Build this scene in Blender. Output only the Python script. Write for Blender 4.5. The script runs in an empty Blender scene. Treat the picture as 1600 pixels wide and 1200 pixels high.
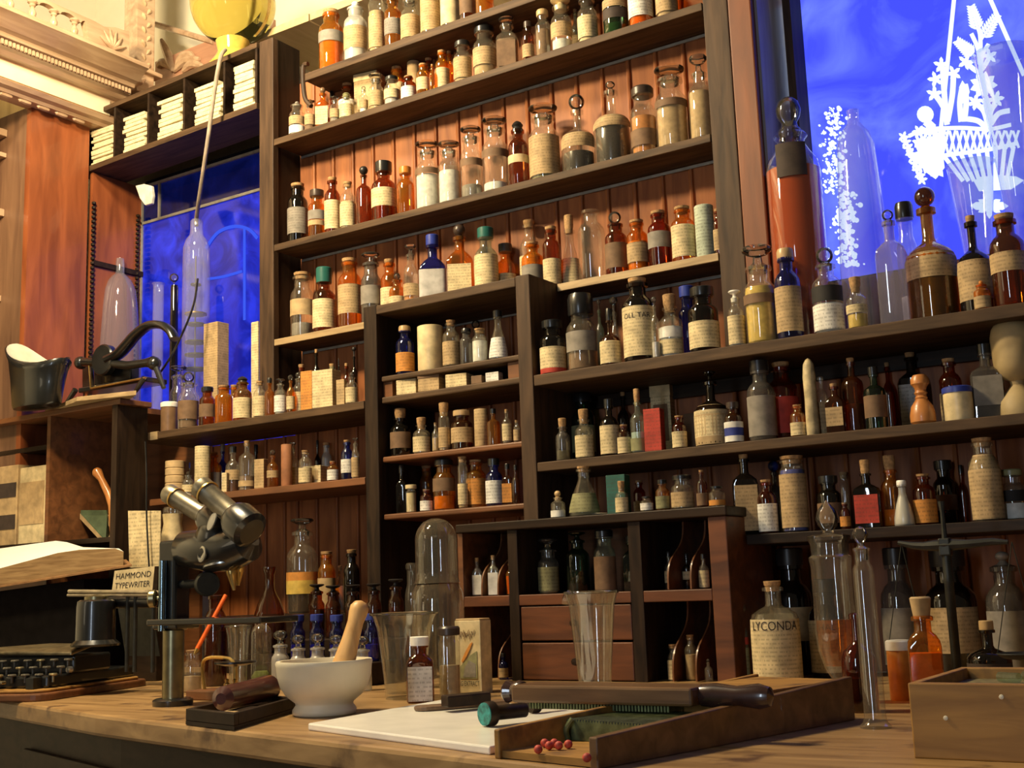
import bpy, math, random
from mathutils import Vector, Matrix
random.seed(7)
SC = bpy.context.scene
COL = SC.collection
PI = math.pi
# ------------------------------------------------------------------ camera (solved from the shelf lines of the room)
F = 1881.45
YAW, PITCH, ROLL = [math.radians(a) for a in (33.3516, 9.6445, -2.0519)]
CP = Vector((0, 0, 1.10))
_f = Vector((-math.sin(YAW)*math.cos(PITCH), math.cos(YAW)*math.cos(PITCH), math.sin(PITCH)))
_r0 = Vector((math.cos(YAW), math.sin(YAW), 0)); _u0 = _r0.cross(_f)
CR = math.cos(ROLL)*_r0 + math.sin(ROLL)*_u0
CU = -math.sin(ROLL)*_r0 + math.cos(ROLL)*_u0
def ray(x, y): return CR*((x-800)/F) - CU*((y-600)/F) + _f
def at(x, y, Y):
    d = ray(x, y); return CP + d*(Y/d.y)
def atz(x, y, Z):
    d = ray(x, y); return CP + d*((Z-CP.z)/d.z)
def atx(x, y, X):
    d = ray(x, y); return CP + d*(X/d.x)
def mpp(p): return (Vector(p)-CP).dot(_f)/F          # metres that one pixel spans at a point
cam = bpy.data.cameras.new('camera'); cam.sensor_fit = 'HORIZONTAL'; cam.sensor_width = 36; cam.lens = F/1600*36; cam.clip_start = .02
co = bpy.data.objects.new('camera', cam); COL.objects.link(co)
m = Matrix((CR, CU, -_f)).transposed().to_4x4(); m.translation = CP; co.matrix_world = m
SC.camera = co

# ------------------------------------------------------------------ materials
MATS = {}
def newmat(n):
    m = bpy.data.materials.new(n); m.use_nodes = True; t = m.node_tree; t.nodes.clear()
    o = t.nodes.new('ShaderNodeOutputMaterial'); return m, t, o
def N(t, k, **kw):
    n = t.nodes.new(k)
    for a, v in kw.items(): setattr(n, a, v)
    return n
def rgba(c): return (c[0], c[1], c[2], 1)
def plain(n, c, rough=.6, metal=0, var=.25, scale=40, coat=0, bump=0, spec=.5):
    if n in MATS: return MATS[n]
    m, t, o = newmat(n); p = N(t, 'ShaderNodeBsdfPrincipled'); t.links.new(p.outputs[0], o.inputs[0])
    tc = N(t, 'ShaderNodeTexCoord'); nz = N(t, 'ShaderNodeTexNoise'); nz.inputs['Scale'].default_value = scale; nz.inputs['Detail'].default_value = 5
    t.links.new(tc.outputs['Object'], nz.inputs['Vector'])
    r = N(t, 'ShaderNodeValToRGB'); e = r.color_ramp.elements
    e[0].position = .3; e[1].position = .7
    e[0].color = rgba([x*(1-var) for x in c]); e[1].color = rgba([min(1, x*(1+var)) for x in c])
    t.links.new(nz.outputs['Fac'], r.inputs[0]); t.links.new(r.outputs[0], p.inputs['Base Color'])
    p.inputs['Specular IOR Level'].default_value = spec; p.inputs['Roughness'].default_value = rough; p.inputs['Metallic'].default_value = metal; p.inputs['Coat Weight'].default_value = coat
    if bump:
        b = N(t, 'ShaderNodeBump'); b.inputs['Strength'].default_value = bump; b.inputs['Distance'].default_value = .002
        t.links.new(nz.outputs['Fac'], b.inputs['Height']); t.links.new(b.outputs[0], p.inputs['Normal'])
    MATS[n] = m; return m
def wood(n, c1, c2, axis='x', scale=9, rough=.5, stretch=9, coat=0, wear=None, spec=.5):
    if n in MATS: return MATS[n]
    m, t, o = newmat(n); p = N(t, 'ShaderNodeBsdfPrincipled'); t.links.new(p.outputs[0], o.inputs[0])
    tc = N(t, 'ShaderNodeTexCoord'); mp = N(t, 'ShaderNodeMapping'); s = [stretch]*3; s['xyz'.index(axis)] = 1
    mp.inputs['Scale'].default_value = s; t.links.new(tc.outputs['Object'], mp.inputs['Vector'])
    nz = N(t, 'ShaderNodeTexNoise'); nz.inputs['Scale'].default_value = scale; nz.inputs['Detail'].default_value = 7; nz.inputs['Distortion'].default_value = .6
    t.links.new(mp.outputs[0], nz.inputs['Vector'])
    r = N(t, 'ShaderNodeValToRGB'); e = r.color_ramp.elements; e[0].position = .3; e[1].position = .72; e[0].color = rgba(c1); e[1].color = rgba(c2)
    t.links.new(nz.outputs['Fac'], r.inputs[0]); last = r.outputs[0]
    if wear:
        n2 = N(t, 'ShaderNodeTexNoise'); n2.inputs['Scale'].default_value = 14; n2.inputs['Detail'].default_value = 6
        t.links.new(tc.outputs['Object'], n2.inputs['Vector'])
        r2 = N(t, 'ShaderNodeValToRGB'); r2.color_ramp.elements[0].position = .58; r2.color_ramp.elements[1].position = .68
        t.links.new(n2.outputs['Fac'], r2.inputs[0]); mx = N(t, 'ShaderNodeMixRGB'); t.links.new(r2.outputs[0], mx.inputs[0])
        t.links.new(last, mx.inputs[1]); mx.inputs[2].default_value = rgba(wear); last = mx.outputs[0]
    t.links.new(last, p.inputs['Base Color']); p.inputs['Specular IOR Level'].default_value = spec; p.inputs['Roughness'].default_value = rough; p.inputs['Coat Weight'].default_value = coat
    b = N(t, 'ShaderNodeBump'); b.inputs['Strength'].default_value = .25; b.inputs['Distance'].default_value = .0015
    t.links.new(nz.outputs['Fac'], b.inputs['Height']); t.links.new(b.outputs[0], p.inputs['Normal'])
    MATS[n] = m; return m
def glass(n, tint, dust=(.5, .45, .38), df=.04, rough=.03, ior=1.75, solid=False):
    """thin blown glass: tinted transparency under a mirror sheen, with a little dust on it"""
    if n in MATS: return MATS[n]
    m, t, o = newmat(n)
    tr = N(t, 'ShaderNodeBsdfTransparent'); tr.inputs[0].default_value = rgba(tint)
    gl = N(t, 'ShaderNodeBsdfGlossy'); gl.inputs['Roughness'].default_value = rough; gl.inputs[0].default_value = (1, 1, 1, 1)
    fr = N(t, 'ShaderNodeFresnel'); ge = N(t, 'ShaderNodeNewGeometry'); mi = N(t, 'ShaderNodeMix'); mi.inputs['A'].default_value = ior; mi.inputs['B'].default_value = 1/ior   # a thin wall: the same sheen from both sides
    if solid: mi.inputs['B'].default_value = ior = 1.5; mi.inputs['A'].default_value = 1.5
    t.links.new(ge.outputs['Backfacing'], mi.inputs['Factor']); t.links.new(mi.outputs['Result'], fr.inputs[0])
    di = N(t, 'ShaderNodeBsdfDiffuse'); di.inputs[0].default_value = rgba(dust)
    m1 = N(t, 'ShaderNodeMixShader'); m1.inputs[0].default_value = df; t.links.new(tr.outputs[0], m1.inputs[1]); t.links.new(di.outputs[0], m1.inputs[2])
    m2 = N(t, 'ShaderNodeMixShader'); t.links.new(fr.outputs[0], m2.inputs[0]); t.links.new(m1.outputs[0], m2.inputs[1]); t.links.new(gl.outputs[0], m2.inputs[2])
    t.links.new(m2.outputs[0], o.inputs[0]); MATS[n] = m; return m
def paper(n, c, ink=(.05, .035, .02), text=True, stain=.35, rows=150):
    """aged label paper printed with small lines of type (UV in metres)"""
    if n in MATS: return MATS[n]
    m, t, o = newmat(n); p = N(t, 'ShaderNodeBsdfPrincipled'); p.inputs['Roughness'].default_value = .75; t.links.new(p.outputs[0], o.inputs[0])
    tc = N(t, 'ShaderNodeTexCoord'); nz = N(t, 'ShaderNodeTexNoise'); nz.inputs['Scale'].default_value = 45; nz.inputs['Detail'].default_value = 6
    t.links.new(tc.outputs['Object'], nz.inputs['Vector'])
    r = N(t, 'ShaderNodeValToRGB'); e = r.color_ramp.elements; e[0].position = .33; e[1].position = .62
    e[0].color = rgba([x*(1-stain) for x in c]); e[1].color = rgba(c)
    t.links.new(nz.outputs['Fac'], r.inputs[0]); last = r.outputs[0]
    if text:
        sp = N(t, 'ShaderNodeSeparateXYZ'); t.links.new(tc.outputs['UV'], sp.inputs[0])
        a = N(t, 'ShaderNodeMath', operation='MULTIPLY'); a.inputs[1].default_value = rows; t.links.new(sp.outputs[1], a.inputs[0])
        fr = N(t, 'ShaderNodeMath', operation='FRACT'); t.links.new(a.outputs[0], fr.inputs[0])
        fl = N(t, 'ShaderNodeMath', operation='FLOOR'); t.links.new(a.outputs[0], fl.inputs[0])
        ge = N(t, 'ShaderNodeMath', operation='GREATER_THAN'); ge.inputs[1].default_value = .58; t.links.new(fr.outputs[0], ge.inputs[0])
        ux = N(t, 'ShaderNodeMath', operation='MULTIPLY'); ux.inputs[1].default_value = 330; t.links.new(sp.outputs[0], ux.inputs[0])
        cb = N(t, 'ShaderNodeCombineXYZ'); t.links.new(ux.outputs[0], cb.inputs[0])
        f7 = N(t, 'ShaderNodeMath', operation='MULTIPLY'); f7.inputs[1].default_value = 7.3; t.links.new(fl.outputs[0], f7.inputs[0]); t.links.new(f7.outputs[0], cb.inputs[1])
        n2 = N(t, 'ShaderNodeTexNoise'); n2.inputs['Scale'].default_value = 1; n2.inputs['Detail'].default_value = 1; t.links.new(cb.outputs[0], n2.inputs['Vector'])
        g2 = N(t, 'ShaderNodeMath', operation='GREATER_THAN'); g2.inputs[1].default_value = .47; t.links.new(n2.outputs['Fac'], g2.inputs[0])
        mu = N(t, 'ShaderNodeMath', operation='MULTIPLY'); t.links.new(ge.outputs[0], mu.inputs[0]); t.links.new(g2.outputs[0], mu.inputs[1])
        m7 = N(t, 'ShaderNodeMath', operation='MULTIPLY'); m7.inputs[1].default_value = .3; t.links.new(mu.outputs[0], m7.inputs[0])
        mx = N(t, 'ShaderNodeMixRGB'); t.links.new(m7.outputs[0], mx.inputs[0]); t.links.new(last, mx.inputs[1]); mx.inputs[2].default_value = rgba(ink); last = mx.outputs[0]
    t.links.new(last, p.inputs['Base Color']); MATS[n] = m; return m

W_SHELF = wood('dark shelf wood', (.036, .019, .009), (.115, .066, .032), 'x', 7, .65, 9, spec=.3)
W_POST = wood('dark post wood', (.032, .017, .009), (.09, .05, .026), 'z', 7, .6, 9, spec=.3)
W_EDGE = wood('worn pale shelf edge wood', (.26, .17, .08), (.5, .36, .19), 'x', 7, .6, 9)
W_BOARD = wood('red pine matchboard', (.2, .055, .012), (.44, .15, .04), 'z', 5, .6, 8)
W_RED = wood('red mahogany', (.17, .045, .015), (.35, .10, .032), 'z', 4, .4, 7, coat=.2)
W_TRIMX = wood('dull red brown drawer wood', (.07, .022, .008), (.17, .055, .018), 'x', 6, .5, 8)
W_TRIM = wood('dull orange trim wood', (.11, .03, .01), (.24, .07, .02), 'z', 4, .5, 7)
W_MAH = wood('brown mahogany', (.10, .038, .014), (.22, .085, .03), 'x', 6, .45, 8, coat=.1)
W_PILL = wood('old brown machine wood', (.075, .036, .014), (.19, .10, .042), 'x', 6, .4, 8, coat=.15)
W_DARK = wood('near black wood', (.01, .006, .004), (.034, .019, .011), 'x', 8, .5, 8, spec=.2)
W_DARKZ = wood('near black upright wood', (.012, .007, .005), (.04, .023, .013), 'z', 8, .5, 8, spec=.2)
W_COUNTER = wood('worn counter wood', (.2, .11, .04), (.42, .26, .11), 'x', 5, .42, 8, wear=(.1, .05, .022))
W_BOX = wood('pale crate wood', (.24, .115, .022), (.42, .22, .048), 'x', 8, .6, 7, wear=(.12, .06, .02))
W_PESTLE = wood('honey pestle wood', (.5, .27, .09), (.72, .44, .18), 'z', 7, .45, 8)
W_TURN = wood('turned orange wood', (.4, .14, .035), (.6, .25, .07), 'z', 9, .35, 5, coat=.3)
W_CARVE = wood('gilded brown carved wood', (.36, .22, .13), (.6, .42, .27), 'y', 6, .35, 7, coat=.3)
PLASTER = plain('cream plaster', (.78, .72, .55), .8, var=.06, scale=6)
IRON = plain('black japanned iron', (.012, .013, .013), .28, 0, .3, 30, coat=.6)
DULLIRON = plain('dull dark iron', (.035, .036, .03), .45, .4, .3, 60)
BRASSY = plain('dull olive brass', (.28, .24, .13), .32, .85, .25, 50)
STEEL = plain('grey steel', (.45, .45, .42), .28, .9, .15, 60)
BRASS = plain('yellow brass', (.62, .42, .14), .3, .9, .2, 60)
LEAD = plain('grey lead came', (.3, .29, .26), .6, .2, .2, 50)
CORK = plain('cork', (.42, .25, .11), .85, 0, .35, 220)
MARBLE = plain('cream stone', (.72, .66, .5), .45, 0, .1, 14)
RUBBER = plain('grey rubber', (.32, .26, .2), .6)
BLACK = plain('black cap', (.012, .012, .012), .3, coat=.3)

GL = {'c': glass('clear glass', (.94, .945, .92), (.62, .54, .4), .07, .03, 1.9), 'a': glass('amber glass', (.93, .5, .11), (.62, .28, .06), .1, .03), 'o': glass('orange amber glass', (.95, .48, .07), (.75, .35, .05), .12),
      'b': glass('brown glass', (.5, .19, .05), (.3, .13, .05), .06, .03), 'x': glass('nearly black glass', (.14, .09, .06), (.1, .08, .06), .05), 'k': glass('cobalt glass', (.13, .15, .75), (.08, .09, .4), .06),
      'g': glass('dark green glass', (.16, .32, .18), (.1, .15, .1), .05), 'q': glass('aqua glass', (.76, .9, .84), (.5, .52, .42), .08, .03), 's': glass('smoky glass', (.5, .48, .44), (.4, .36, .32), .14),
      'f': glass('frosted glass', (.8, .8, .76), (.75, .72, .66), .35, .25), 'r': glass('ruby brown glass', (.5, .12, .04), (.35, .08, .03), .06), 'l': glass('lilac pressed glass', (.75, .7, .85), (.5, .48, .55), .25)}
GS = glass('solid clear glass', (.96, .96, .94), (.6, .55, .45), .05, .02, 1.5, True)
CC = {'W': (.87, .85, .78), 'C': (.74, .60, .34), 'T': (.52, .36, .18), 'N': (.2, .115, .06), 'G': (.27, .24, .2), 'O': (.68, .28, .05), 'K': (.018, .015, .014), 'Y': (.72, .5, .1), 'B': (.03, .05, .3),
      'R': (.5, .05, .03), 'V': (.28, .27, .13), 'P': (.62, .33, .22), 'L': (.1, .03, .01), 'D': (.05, .032, .024), 'E': (.02, .12, .1), 'A': (.55, .2, .03), 'M': (.55, .62, .48), 'S': (.55, .53, .5), 'Q': (.3, .12, .05)}
CNAME = {'W': 'white', 'C': 'cream', 'T': 'tan', 'N': 'brown', 'G': 'grey', 'O': 'orange', 'K': 'black', 'Y': 'yellow', 'B': 'blue', 'R': 'red', 'V': 'olive', 'P': 'pink', 'L': 'dark amber', 'D': 'dark brown', 'E': 'teal', 'A': 'amber', 'M': 'pale green', 'S': 'silver grey', 'Q': 'terracotta'}
def PAPER(c): return paper(CNAME[c]+' label paper', CC[c], (.05, .035, .02) if c not in 'KDNB' else (.4, .3, .18), c not in 'KDN')
def BLANK(c): return paper(CNAME[c]+' plain paper', CC[c], text=False)
def FILL(c): return plain(CNAME[c]+' contents', CC[c], .75 if c not in 'KLD' else .25, var=.18, scale=90)
def CAPM(c): return plain(CNAME[c]+' stopper', CC[c], .35, var=.12, scale=70)

# ------------------------------------------------------------------ objects
ORG = {}
def _loc(p): return ORG[p.name] if p is not None else Vector((0, 0, 0))
def thing(name, label, cat, loc, group=None):
    o = bpy.data.objects.new(name, None); COL.objects.link(o); o.location = loc; o.empty_display_size = .02
    o['label'] = label; o['category'] = cat
    if group: o['group'] = group
    ORG[o.name] = Vector(loc); return o
def tag(o, label, cat, group=None):
    o['label'] = label; o['category'] = cat
    if group: o['group'] = group
    return o
class MB:
    def __init__(s): s.v = []; s.f = []; s.uv = None
    def add(s, vs, fs):
        n = len(s.v); s.v += [tuple(v) for v in vs]; s.f += [tuple(i+n for i in f) for f in fs]; return s
    def box(s, a, b, rz=0, tilt=None):
        a, b = Vector(a), Vector(b); c = (a+b)/2; d = (b-a)/2
        vs = [Vector((x*d.x, y*d.y, z*d.z)) for z in (-1, 1) for x, y in ((-1, -1), (1, -1), (1, 1), (-1, 1))]
        M = Matrix.Rotation(rz, 3, 'Z')
        if tilt: M = M @ Matrix.Rotation(tilt[1], 3, tilt[0])
        return s.add([c + M @ v for v in vs], [(3, 2, 1, 0), (4, 5, 6, 7), (0, 1, 5, 4), (1, 2, 6, 5), (2, 3, 7, 6), (3, 0, 4, 7)])
    def prism(s, poly, axis, lo, hi):
        """poly: 2-D points; axis: extrusion axis; the two other axes in order"""
        k = 'xyz'.index(axis); n = len(poly)
        def P(p, h):
            q = list(p); q.insert(k, h); return q
        vs = [P(p, lo) for p in poly] + [P(p, hi) for p in poly]
        return s.add(vs, [tuple(range(n))[::-1], tuple(range(n, 2*n))] + [(i, (i+1) % n, n+(i+1) % n, n+i) for i in range(n)])
    def slab(s, pts, d):
        """polygon of 3-D points pushed along vector d"""
        n = len(pts); d = Vector(d); vs = [Vector(p) for p in pts] + [Vector(p)+d for p in pts]
        return s.add(vs, [tuple(range(n))[::-1], tuple(range(n, 2*n))] + [(i, (i+1) % n, n+(i+1) % n, n+i) for i in range(n)])
    def tube(s, pts, r, seg=10, caps=True, flat=None):
        pts = [Vector(p) for p in pts]; rs = r if isinstance(r, (list, tuple)) else [r]*len(pts); n = len(pts); vs = []; fs = []
        ref = None
        for i, p in enumerate(pts):
            t = (pts[min(i+1, n-1)]-pts[max(i-1, 0)])
            t = t.normalized() if t.length > 1e-9 else Vector((0, 0, 1))
            if ref is None: ref = Vector((0, 0, 1)) if abs(t.z) < .9 else Vector((1, 0, 0))
            a = t.cross(ref)
            if a.length < 1e-6: a = t.orthogonal()
            a.normalize(); b = a.cross(t).normalized(); ref = b
            for k in range(seg):
                w = 2*PI*k/seg; vs.append(p + a*rs[i]*math.cos(w)*(flat or 1) + b*rs[i]*math.sin(w))
        for i in range(n-1):
            for k in range(seg):
                q = (k+1) % seg; fs.append((i*seg+k, i*seg+q, (i+1)*seg+q, (i+1)*seg+k))
        if caps: fs += [tuple(range(seg)), tuple(range((n-1)*seg, n*seg))[::-1]]
        return s.add(vs, fs)
    def lathe(s, prof, c=(0, 0, 0), seg=24, sq=None, rot=0, ax=None):
        """prof [(r,z)]; sq(z)->superellipse strength 0..1 with (wx,wy) half-size factors; ax: tilted axis"""
        c = Vector(c); vs = []; fs = []; n = len(prof); Q = Matrix.Identity(3)
        if ax is not None: Q = Vector((0, 0, 1)).rotation_difference(Vector(ax)).to_matrix()
        for r, z in prof:
            for k in range(seg):
                w = 2*PI*k/seg; x, y = math.cos(w), math.sin(w)
                if sq:
                    st, wy = sq(z)
                    e = (abs(x)**7+abs(y)**7)**(-1/7); q = 1+(e-1)*st
                    x, y = x*q, y*q*(1+(wy-1)*st)
                x, y = r*x, r*y
                vs.append(c + Q @ Vector((x*math.cos(rot)-y*math.sin(rot), x*math.sin(rot)+y*math.cos(rot), z)))
        for i in range(n-1):
            for k in range(seg):
                q = (k+1) % seg; fs.append((i*seg+k, i*seg+q, (i+1)*seg+q, (i+1)*seg+k))
        if prof[0][0] > 1e-6: fs.append(tuple(range(seg))[::-1])
        if prof[-1][0] > 1e-6: fs.append(tuple(range((n-1)*seg, n*seg)))
        return s.add(vs, fs)
    def build(s, name, mat, parent=None, smooth=35, label=None, bevel=0):
        o0 = _loc(parent)
        me = bpy.data.meshes.new(name); me.from_pydata([tuple(Vector(v)-o0) for v in s.v], [], s.f); me.validate(clean_customdata=False); me.update()
        if smooth:
            me.polygons.foreach_set('use_smooth', [True]*len(me.polygons)); me.set_sharp_from_angle(angle=math.radians(smooth))
        if s.uv:
            ul = me.uv_layers.new(name='UVMap')
            for l in me.loops: ul.data[l.index].uv = s.uv[l.vertex_index]
        me.materials.append(mat); o = bpy.data.objects.new(name, me); COL.objects.link(o)
        if parent is not None: o.parent = parent
        ORG[o.name] = o0
        if label: o['label'] = label
        if bevel:
            b = o.modifiers.new('bevel', 'BEVEL'); b.width = bevel; b.segments = 2; b.limit_method = 'ANGLE'
        return o
def struct(o): o['kind'] = 'structure'; return o
def curve(pts, n=8):
    """Catmull-Rom through points"""
    P = [Vector(p) for p in pts]; out = []
    for i in range(len(P)-1):
        a, b, c, d = P[max(i-1, 0)], P[i], P[i+1], P[min(i+2, len(P)-1)]
        for k in range(n):
            t = k/n; out.append(.5*((2*b)+(-a+c)*t+(2*a-5*b+4*c-d)*t*t+(-a+3*b-3*c+d)*t**3))
    return out+[P[-1]]
def textmesh(txt, size, bold=0):
    cu = bpy.data.curves.new('lettering', 'FONT'); cu.body = txt; cu.size = size; cu.align_x = 'CENTER'; cu.align_y = 'CENTER'; cu.resolution_u = 3; cu.offset = bold
    ob = bpy.data.objects.new('lettering', cu); COL.objects.link(ob); dg = bpy.context.evaluated_depsgraph_get(); me = ob.evaluated_get(dg).to_mesh()
    vs = [v.co.copy() for v in me.vertices]; fs = [tuple(p.vertices) for p in me.polygons]
    bpy.data.objects.remove(ob); bpy.data.curves.remove(cu); return vs, fs
INK = plain('printer ink', (.03, .022, .018), .7, var=.1)
# ------------------------------------------------------------------ the room and its fixed woodwork
YU, YS, YB = 2.106, 2.0, 2.206          # fronts of the tall case and of the lower shelves, face of the back wall
S0, S1, S2, S3 = 2.392, 2.245, 1.968, 1.726
L1, L2, L3 = 1.518, 1.343, 1.179
M1, M2, M3, M4 = 1.568, 1.522, 1.391, 1.267
K1, K2 = 1.518, 1.350
CT = .93; PT = 1.228
def board(b, x0, x1, y0, y1, top, th): return b.box((x0, y0, top-th), (x1, y1, top))
# floor, walls
struct(MB().box((-5, -3, -.1), (3, 3.2, 0)).build('floor', wood('floor boards', (.08, .045, .02), (.17, .1, .05), 'y', 4), smooth=0))
def matchboard(x0, x1, z0, z1):
    b = MB(); p = .0655; x = x0; poly = []
    while x < x1:
        for dx, dy in ((0, .006), (.0035, .006), (.005, 0), (.0085, -.0015), (.012, 0), (.0135, .006), (.017, .006), (.0185, 0)):
            if x+dx < x1: poly.append((x+dx, YB+dy))
        x += p
    poly += [(x1, YB), (x1, YB+.03), (x0, YB+.03)]
    return b.prism(poly, 'z', z0, z1)
mbk = matchboard(-2.114, -.79, .93, 2.43).add(*(lambda q: (q.v, q.f))(matchboard(-.79, .6, .93, 1.655))).add(*(lambda q: (q.v, q.f))(matchboard(-2.42, -2.088, .93, 1.50)))
struct(mbk.build('wall_back', W_BOARD, smooth=0))
struct(MB().box((-3.6, 2.6, .9), (.9, 2.64, 3.4)).build('wall_rear', PLASTER, smooth=0))
struct(MB().box((-3.5, -1.5, 0), (-3.46, 2.6, 3.6)).build('wall_left', PLASTER, smooth=0))
# sloping boarded soffit that shows above the tall case
b = MB()
for i in range(7): b.box((-2.3+i*.22, 2.24, 2.62), (-2.3+i*.22+.215, 2.6, 2.64))
struct(b.build('ceiling', wood('cream painted boards', (.5, .36, .17), (.62, .47, .25), 'y', 4), smooth=0))

# tall bottle case: uprights and four shelves
case = thing('shelving_case', 'tall dark wooden bottle case with red matchboard back and four sloping rows of bottles', 'shelving', (-1.49, YU, K1))
MB().box((-2.134, YU, K1), (-2.085, YU+.02, 2.523)).build('upright', W_POST, case, 0, bevel=.002)
MB().box((-2.134, YU+.021, K1), (-2.087, YB, 2.523)).build('side_panel', W_DARKZ, case, 0)
MB().box((-.897, YU, L1), (-.845, YB, 2.75)).build('upright', W_POST, case, 0, bevel=.002)
def shelf(par, x0, x1, y0, top, th=.02, mat=W_SHELF, y1=YB, nose=None):
    o = board(MB(), x0, x1, y0+(.006 if nose else 0), y1, top, th).build('shelf', mat, par, 0, bevel=.0015)
    if nose: board(MB(), x0, x1, y0, y0+.006, top, th).build('shelf_edge', nose, o, 0, bevel=.001)
    return o
shelf(case, -1.975, -.6, YU, S0, .02, W_SHELF, YB+.03)
o = MB().tube(curve([(-1.975, YU+.012, S0+.03), (-1.99, YU+.012, S0+.028), (-1.992, YU+.012, S0-.01), (-1.985, YU+.012, S0-.06), (-1.965, YU+.012, S0-.085)]), .006, 8).build('bracket', W_POST, case)
shelf(case, -2.083, -.899, YU, S1, .017); shelf(case, -2.083, -.899, YU, S2, .017); shelf(case, -2.083, -1.707, YU, S3, .016, W_SHELF, YB, W_EDGE); shelf(case, -1.264, -.899, YU, S3, .016, W_SHELF, YB, W_EDGE)
for z in (S1-.019, S2-.019, S3-.018): MB().box((-2.08, YB-.004, z-.006), (-.9, YB, z)).build('batten', LEAD, case, 0)
struct(MB().box((-.843, YU-.004, L1), (-.795, YB, 2.75)).build('trim_1', W_TRIM, None, 0, bevel=.003))
struct(MB().box((-.7945, YU+.012, 1.545), (-.789, YB+.062, 2.75)).build('trim_2', wood('grey reveal board', (.22, .2, .22), (.36, .33, .35), 'z', 5, .45, 8), None, 0))

# middle cupboard
mid = thing('open_cupboard', 'narrow open dark cupboard in the middle holding five short shelves of small bottles', 'cupboard', (-1.49, YS, CT))
MB().box((-1.705, YS, CT), (-1.668, YB-.002, S3+.002)).build('side_panel', W_DARKZ, mid, 0, bevel=.002)
MB().box((-1.300, YS, PT+.001), (-1.266, YB-.002, S3+.002)).build('side_panel', W_POST, mid, 0, bevel=.002)
board(MB(), -1.668, -1.300, YS, YB, S3, .02).build('top_board', W_SHELF, mid, 0, bevel=.002)
for z, nose in ((M1, .012), (M2, .014), (M3, .012), (M4, .012)): board(MB(), -1.667, -1.301, YS+.012, YB, z, nose).build('shelf', W_MAH if z < 1.5 else W_SHELF, mid, 0, bevel=.003)
MB().box((-1.667, YS+.02, M2), (-1.642, YB, M1-.012)).build('spacer_block', W_MAH, mid, 0); MB().box((-1.338, YS+.02, M2), (-1.301, YB, M1-.012)).build('spacer_block', W_MAH, mid, 0)

# long shelves below the window and the short shelves by the iron scale
def wallshelf(label, x0, x1, top, th, mat, y0=YS):
    t = thing('wall_shelf', label, 'shelf', ((x0+x1)/2, y0, top-th)); shelf(t, x0, x1, y0, top, th, mat)
    return t
t = wallshelf('uppermost long dark shelf under the bright blue window', -1.264, .35, L1, .022, W_SHELF)
MB().box((-1.262, YB-.012, L1-.05), (.35, YB, L1-.024)).build('cleat', W_DARK, t, 0)
t = wallshelf('second long dark shelf below the bright blue window', -1.264, .35, L2, .018, W_SHELF)
t = wallshelf('third long dark shelf below the blue window, just above the big bottles', -.8365, .35, L3, .018, W_DARK)
t = wallshelf('short shelf of small amber bottles beside the iron scale', -2.407, -1.707, K1, .018, W_SHELF)
board(MB(), -2.47, -2.4072, 2.0, YB, K1, .018).build('shelf_end', W_SHELF, t, 0)
MB().box((-2.407, YS-.001, K1-.019), (-2.38, YS+.004, K1+.001)).build('worn_corner', W_EDGE, t, 0)
t = wallshelf('short reddish shelf behind the microscope eyepieces', -2.407, -1.707, K2, .016, W_MAH)

# -------- drawer unit with pigeonholes on the counter
YP = 1.93
pig = thing('pigeonhole_cabinet', 'low mahogany cabinet of curved pigeonholes and two drawers behind the glass measure', 'cabinet', (-1.12, YP, CT))
PX = [-1.407, -1.294, -1.272, -1.033, -1.008, -.880, -.842]
board(MB(), -1.412, -.838, YP-.006, 2.13, PT, .017).build('top_board', W_DARK, pig, 0, bevel=.002)
for x0, x1, mt in ((-1.412, -1.400, W_MAH), (PX[1], PX[2], W_DARKZ), (PX[3], PX[4], W_DARKZ)): MB().box((x0, YP, CT), (x1, 2.13, PT-.017)).build('upright', mt, pig, 0, bevel=.001)
MB().box((-.876, YP, CT), (-.842, 2.13, PT-.017)).build('side_panel', W_TRIMX, pig, 0, bevel=.002)
MB().box((-1.4, 2.12, CT), (-.88, 2.13, PT-.017)).build('back_panel', W_MAH, pig, 0)
for x0, x1 in ((-1.4, PX[1]), (PX[2], PX[3]), (PX[4], -.876)): board(MB(), x0, x1, YP, 2.12, 1.088, .02).build('shelf', W_TRIMX, pig, 0, bevel=.0015)
for z0, z1 in ((1.003, 1.066), (.932, .999)):
    d = MB().box((PX[2]+.002, YP+.002, z0), (PX[3]-.002, YP+.17, z1)).build('drawer', W_TRIMX, pig, 0, bevel=.002)
    MB().lathe([(0, 0), (.004, .001), (.004, .006), (.007, .009), (.006, .014), (0, .015)], (-1.15, YP+.002, (z0+z1)/2), 10, ax=(0, -1, 0)).build('knob', W_DARK, d)
def scurve(x, z0, z1):
    """a thin divider whose front edge curves in an S"""
    pts = []
    for k in range(17):
        t = k/16; y = YP+.015+.075*(1/(1+math.exp(-(t-.55)*11))); pts.append((y, z0+(z1-z0)*t))
    return MB().prism(pts+[(2.12, z1), (2.12, z0)], 'x', x-.0015, x+.0015)
for x in (-1.368, -1.33): scurve(x, 1.089, 1.21).build('divider', W_MAH, pig)
for x in (-1.335,): scurve(x, .931, 1.066).build('divider', W_MAH, pig)
for x in (-.966, -.922): scurve(x, 1.089, 1.21).build('divider', W_MAH, pig)
for x in (-.966, -.922): scurve(x, .931, 1.066).build('divider', W_MAH, pig)

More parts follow.
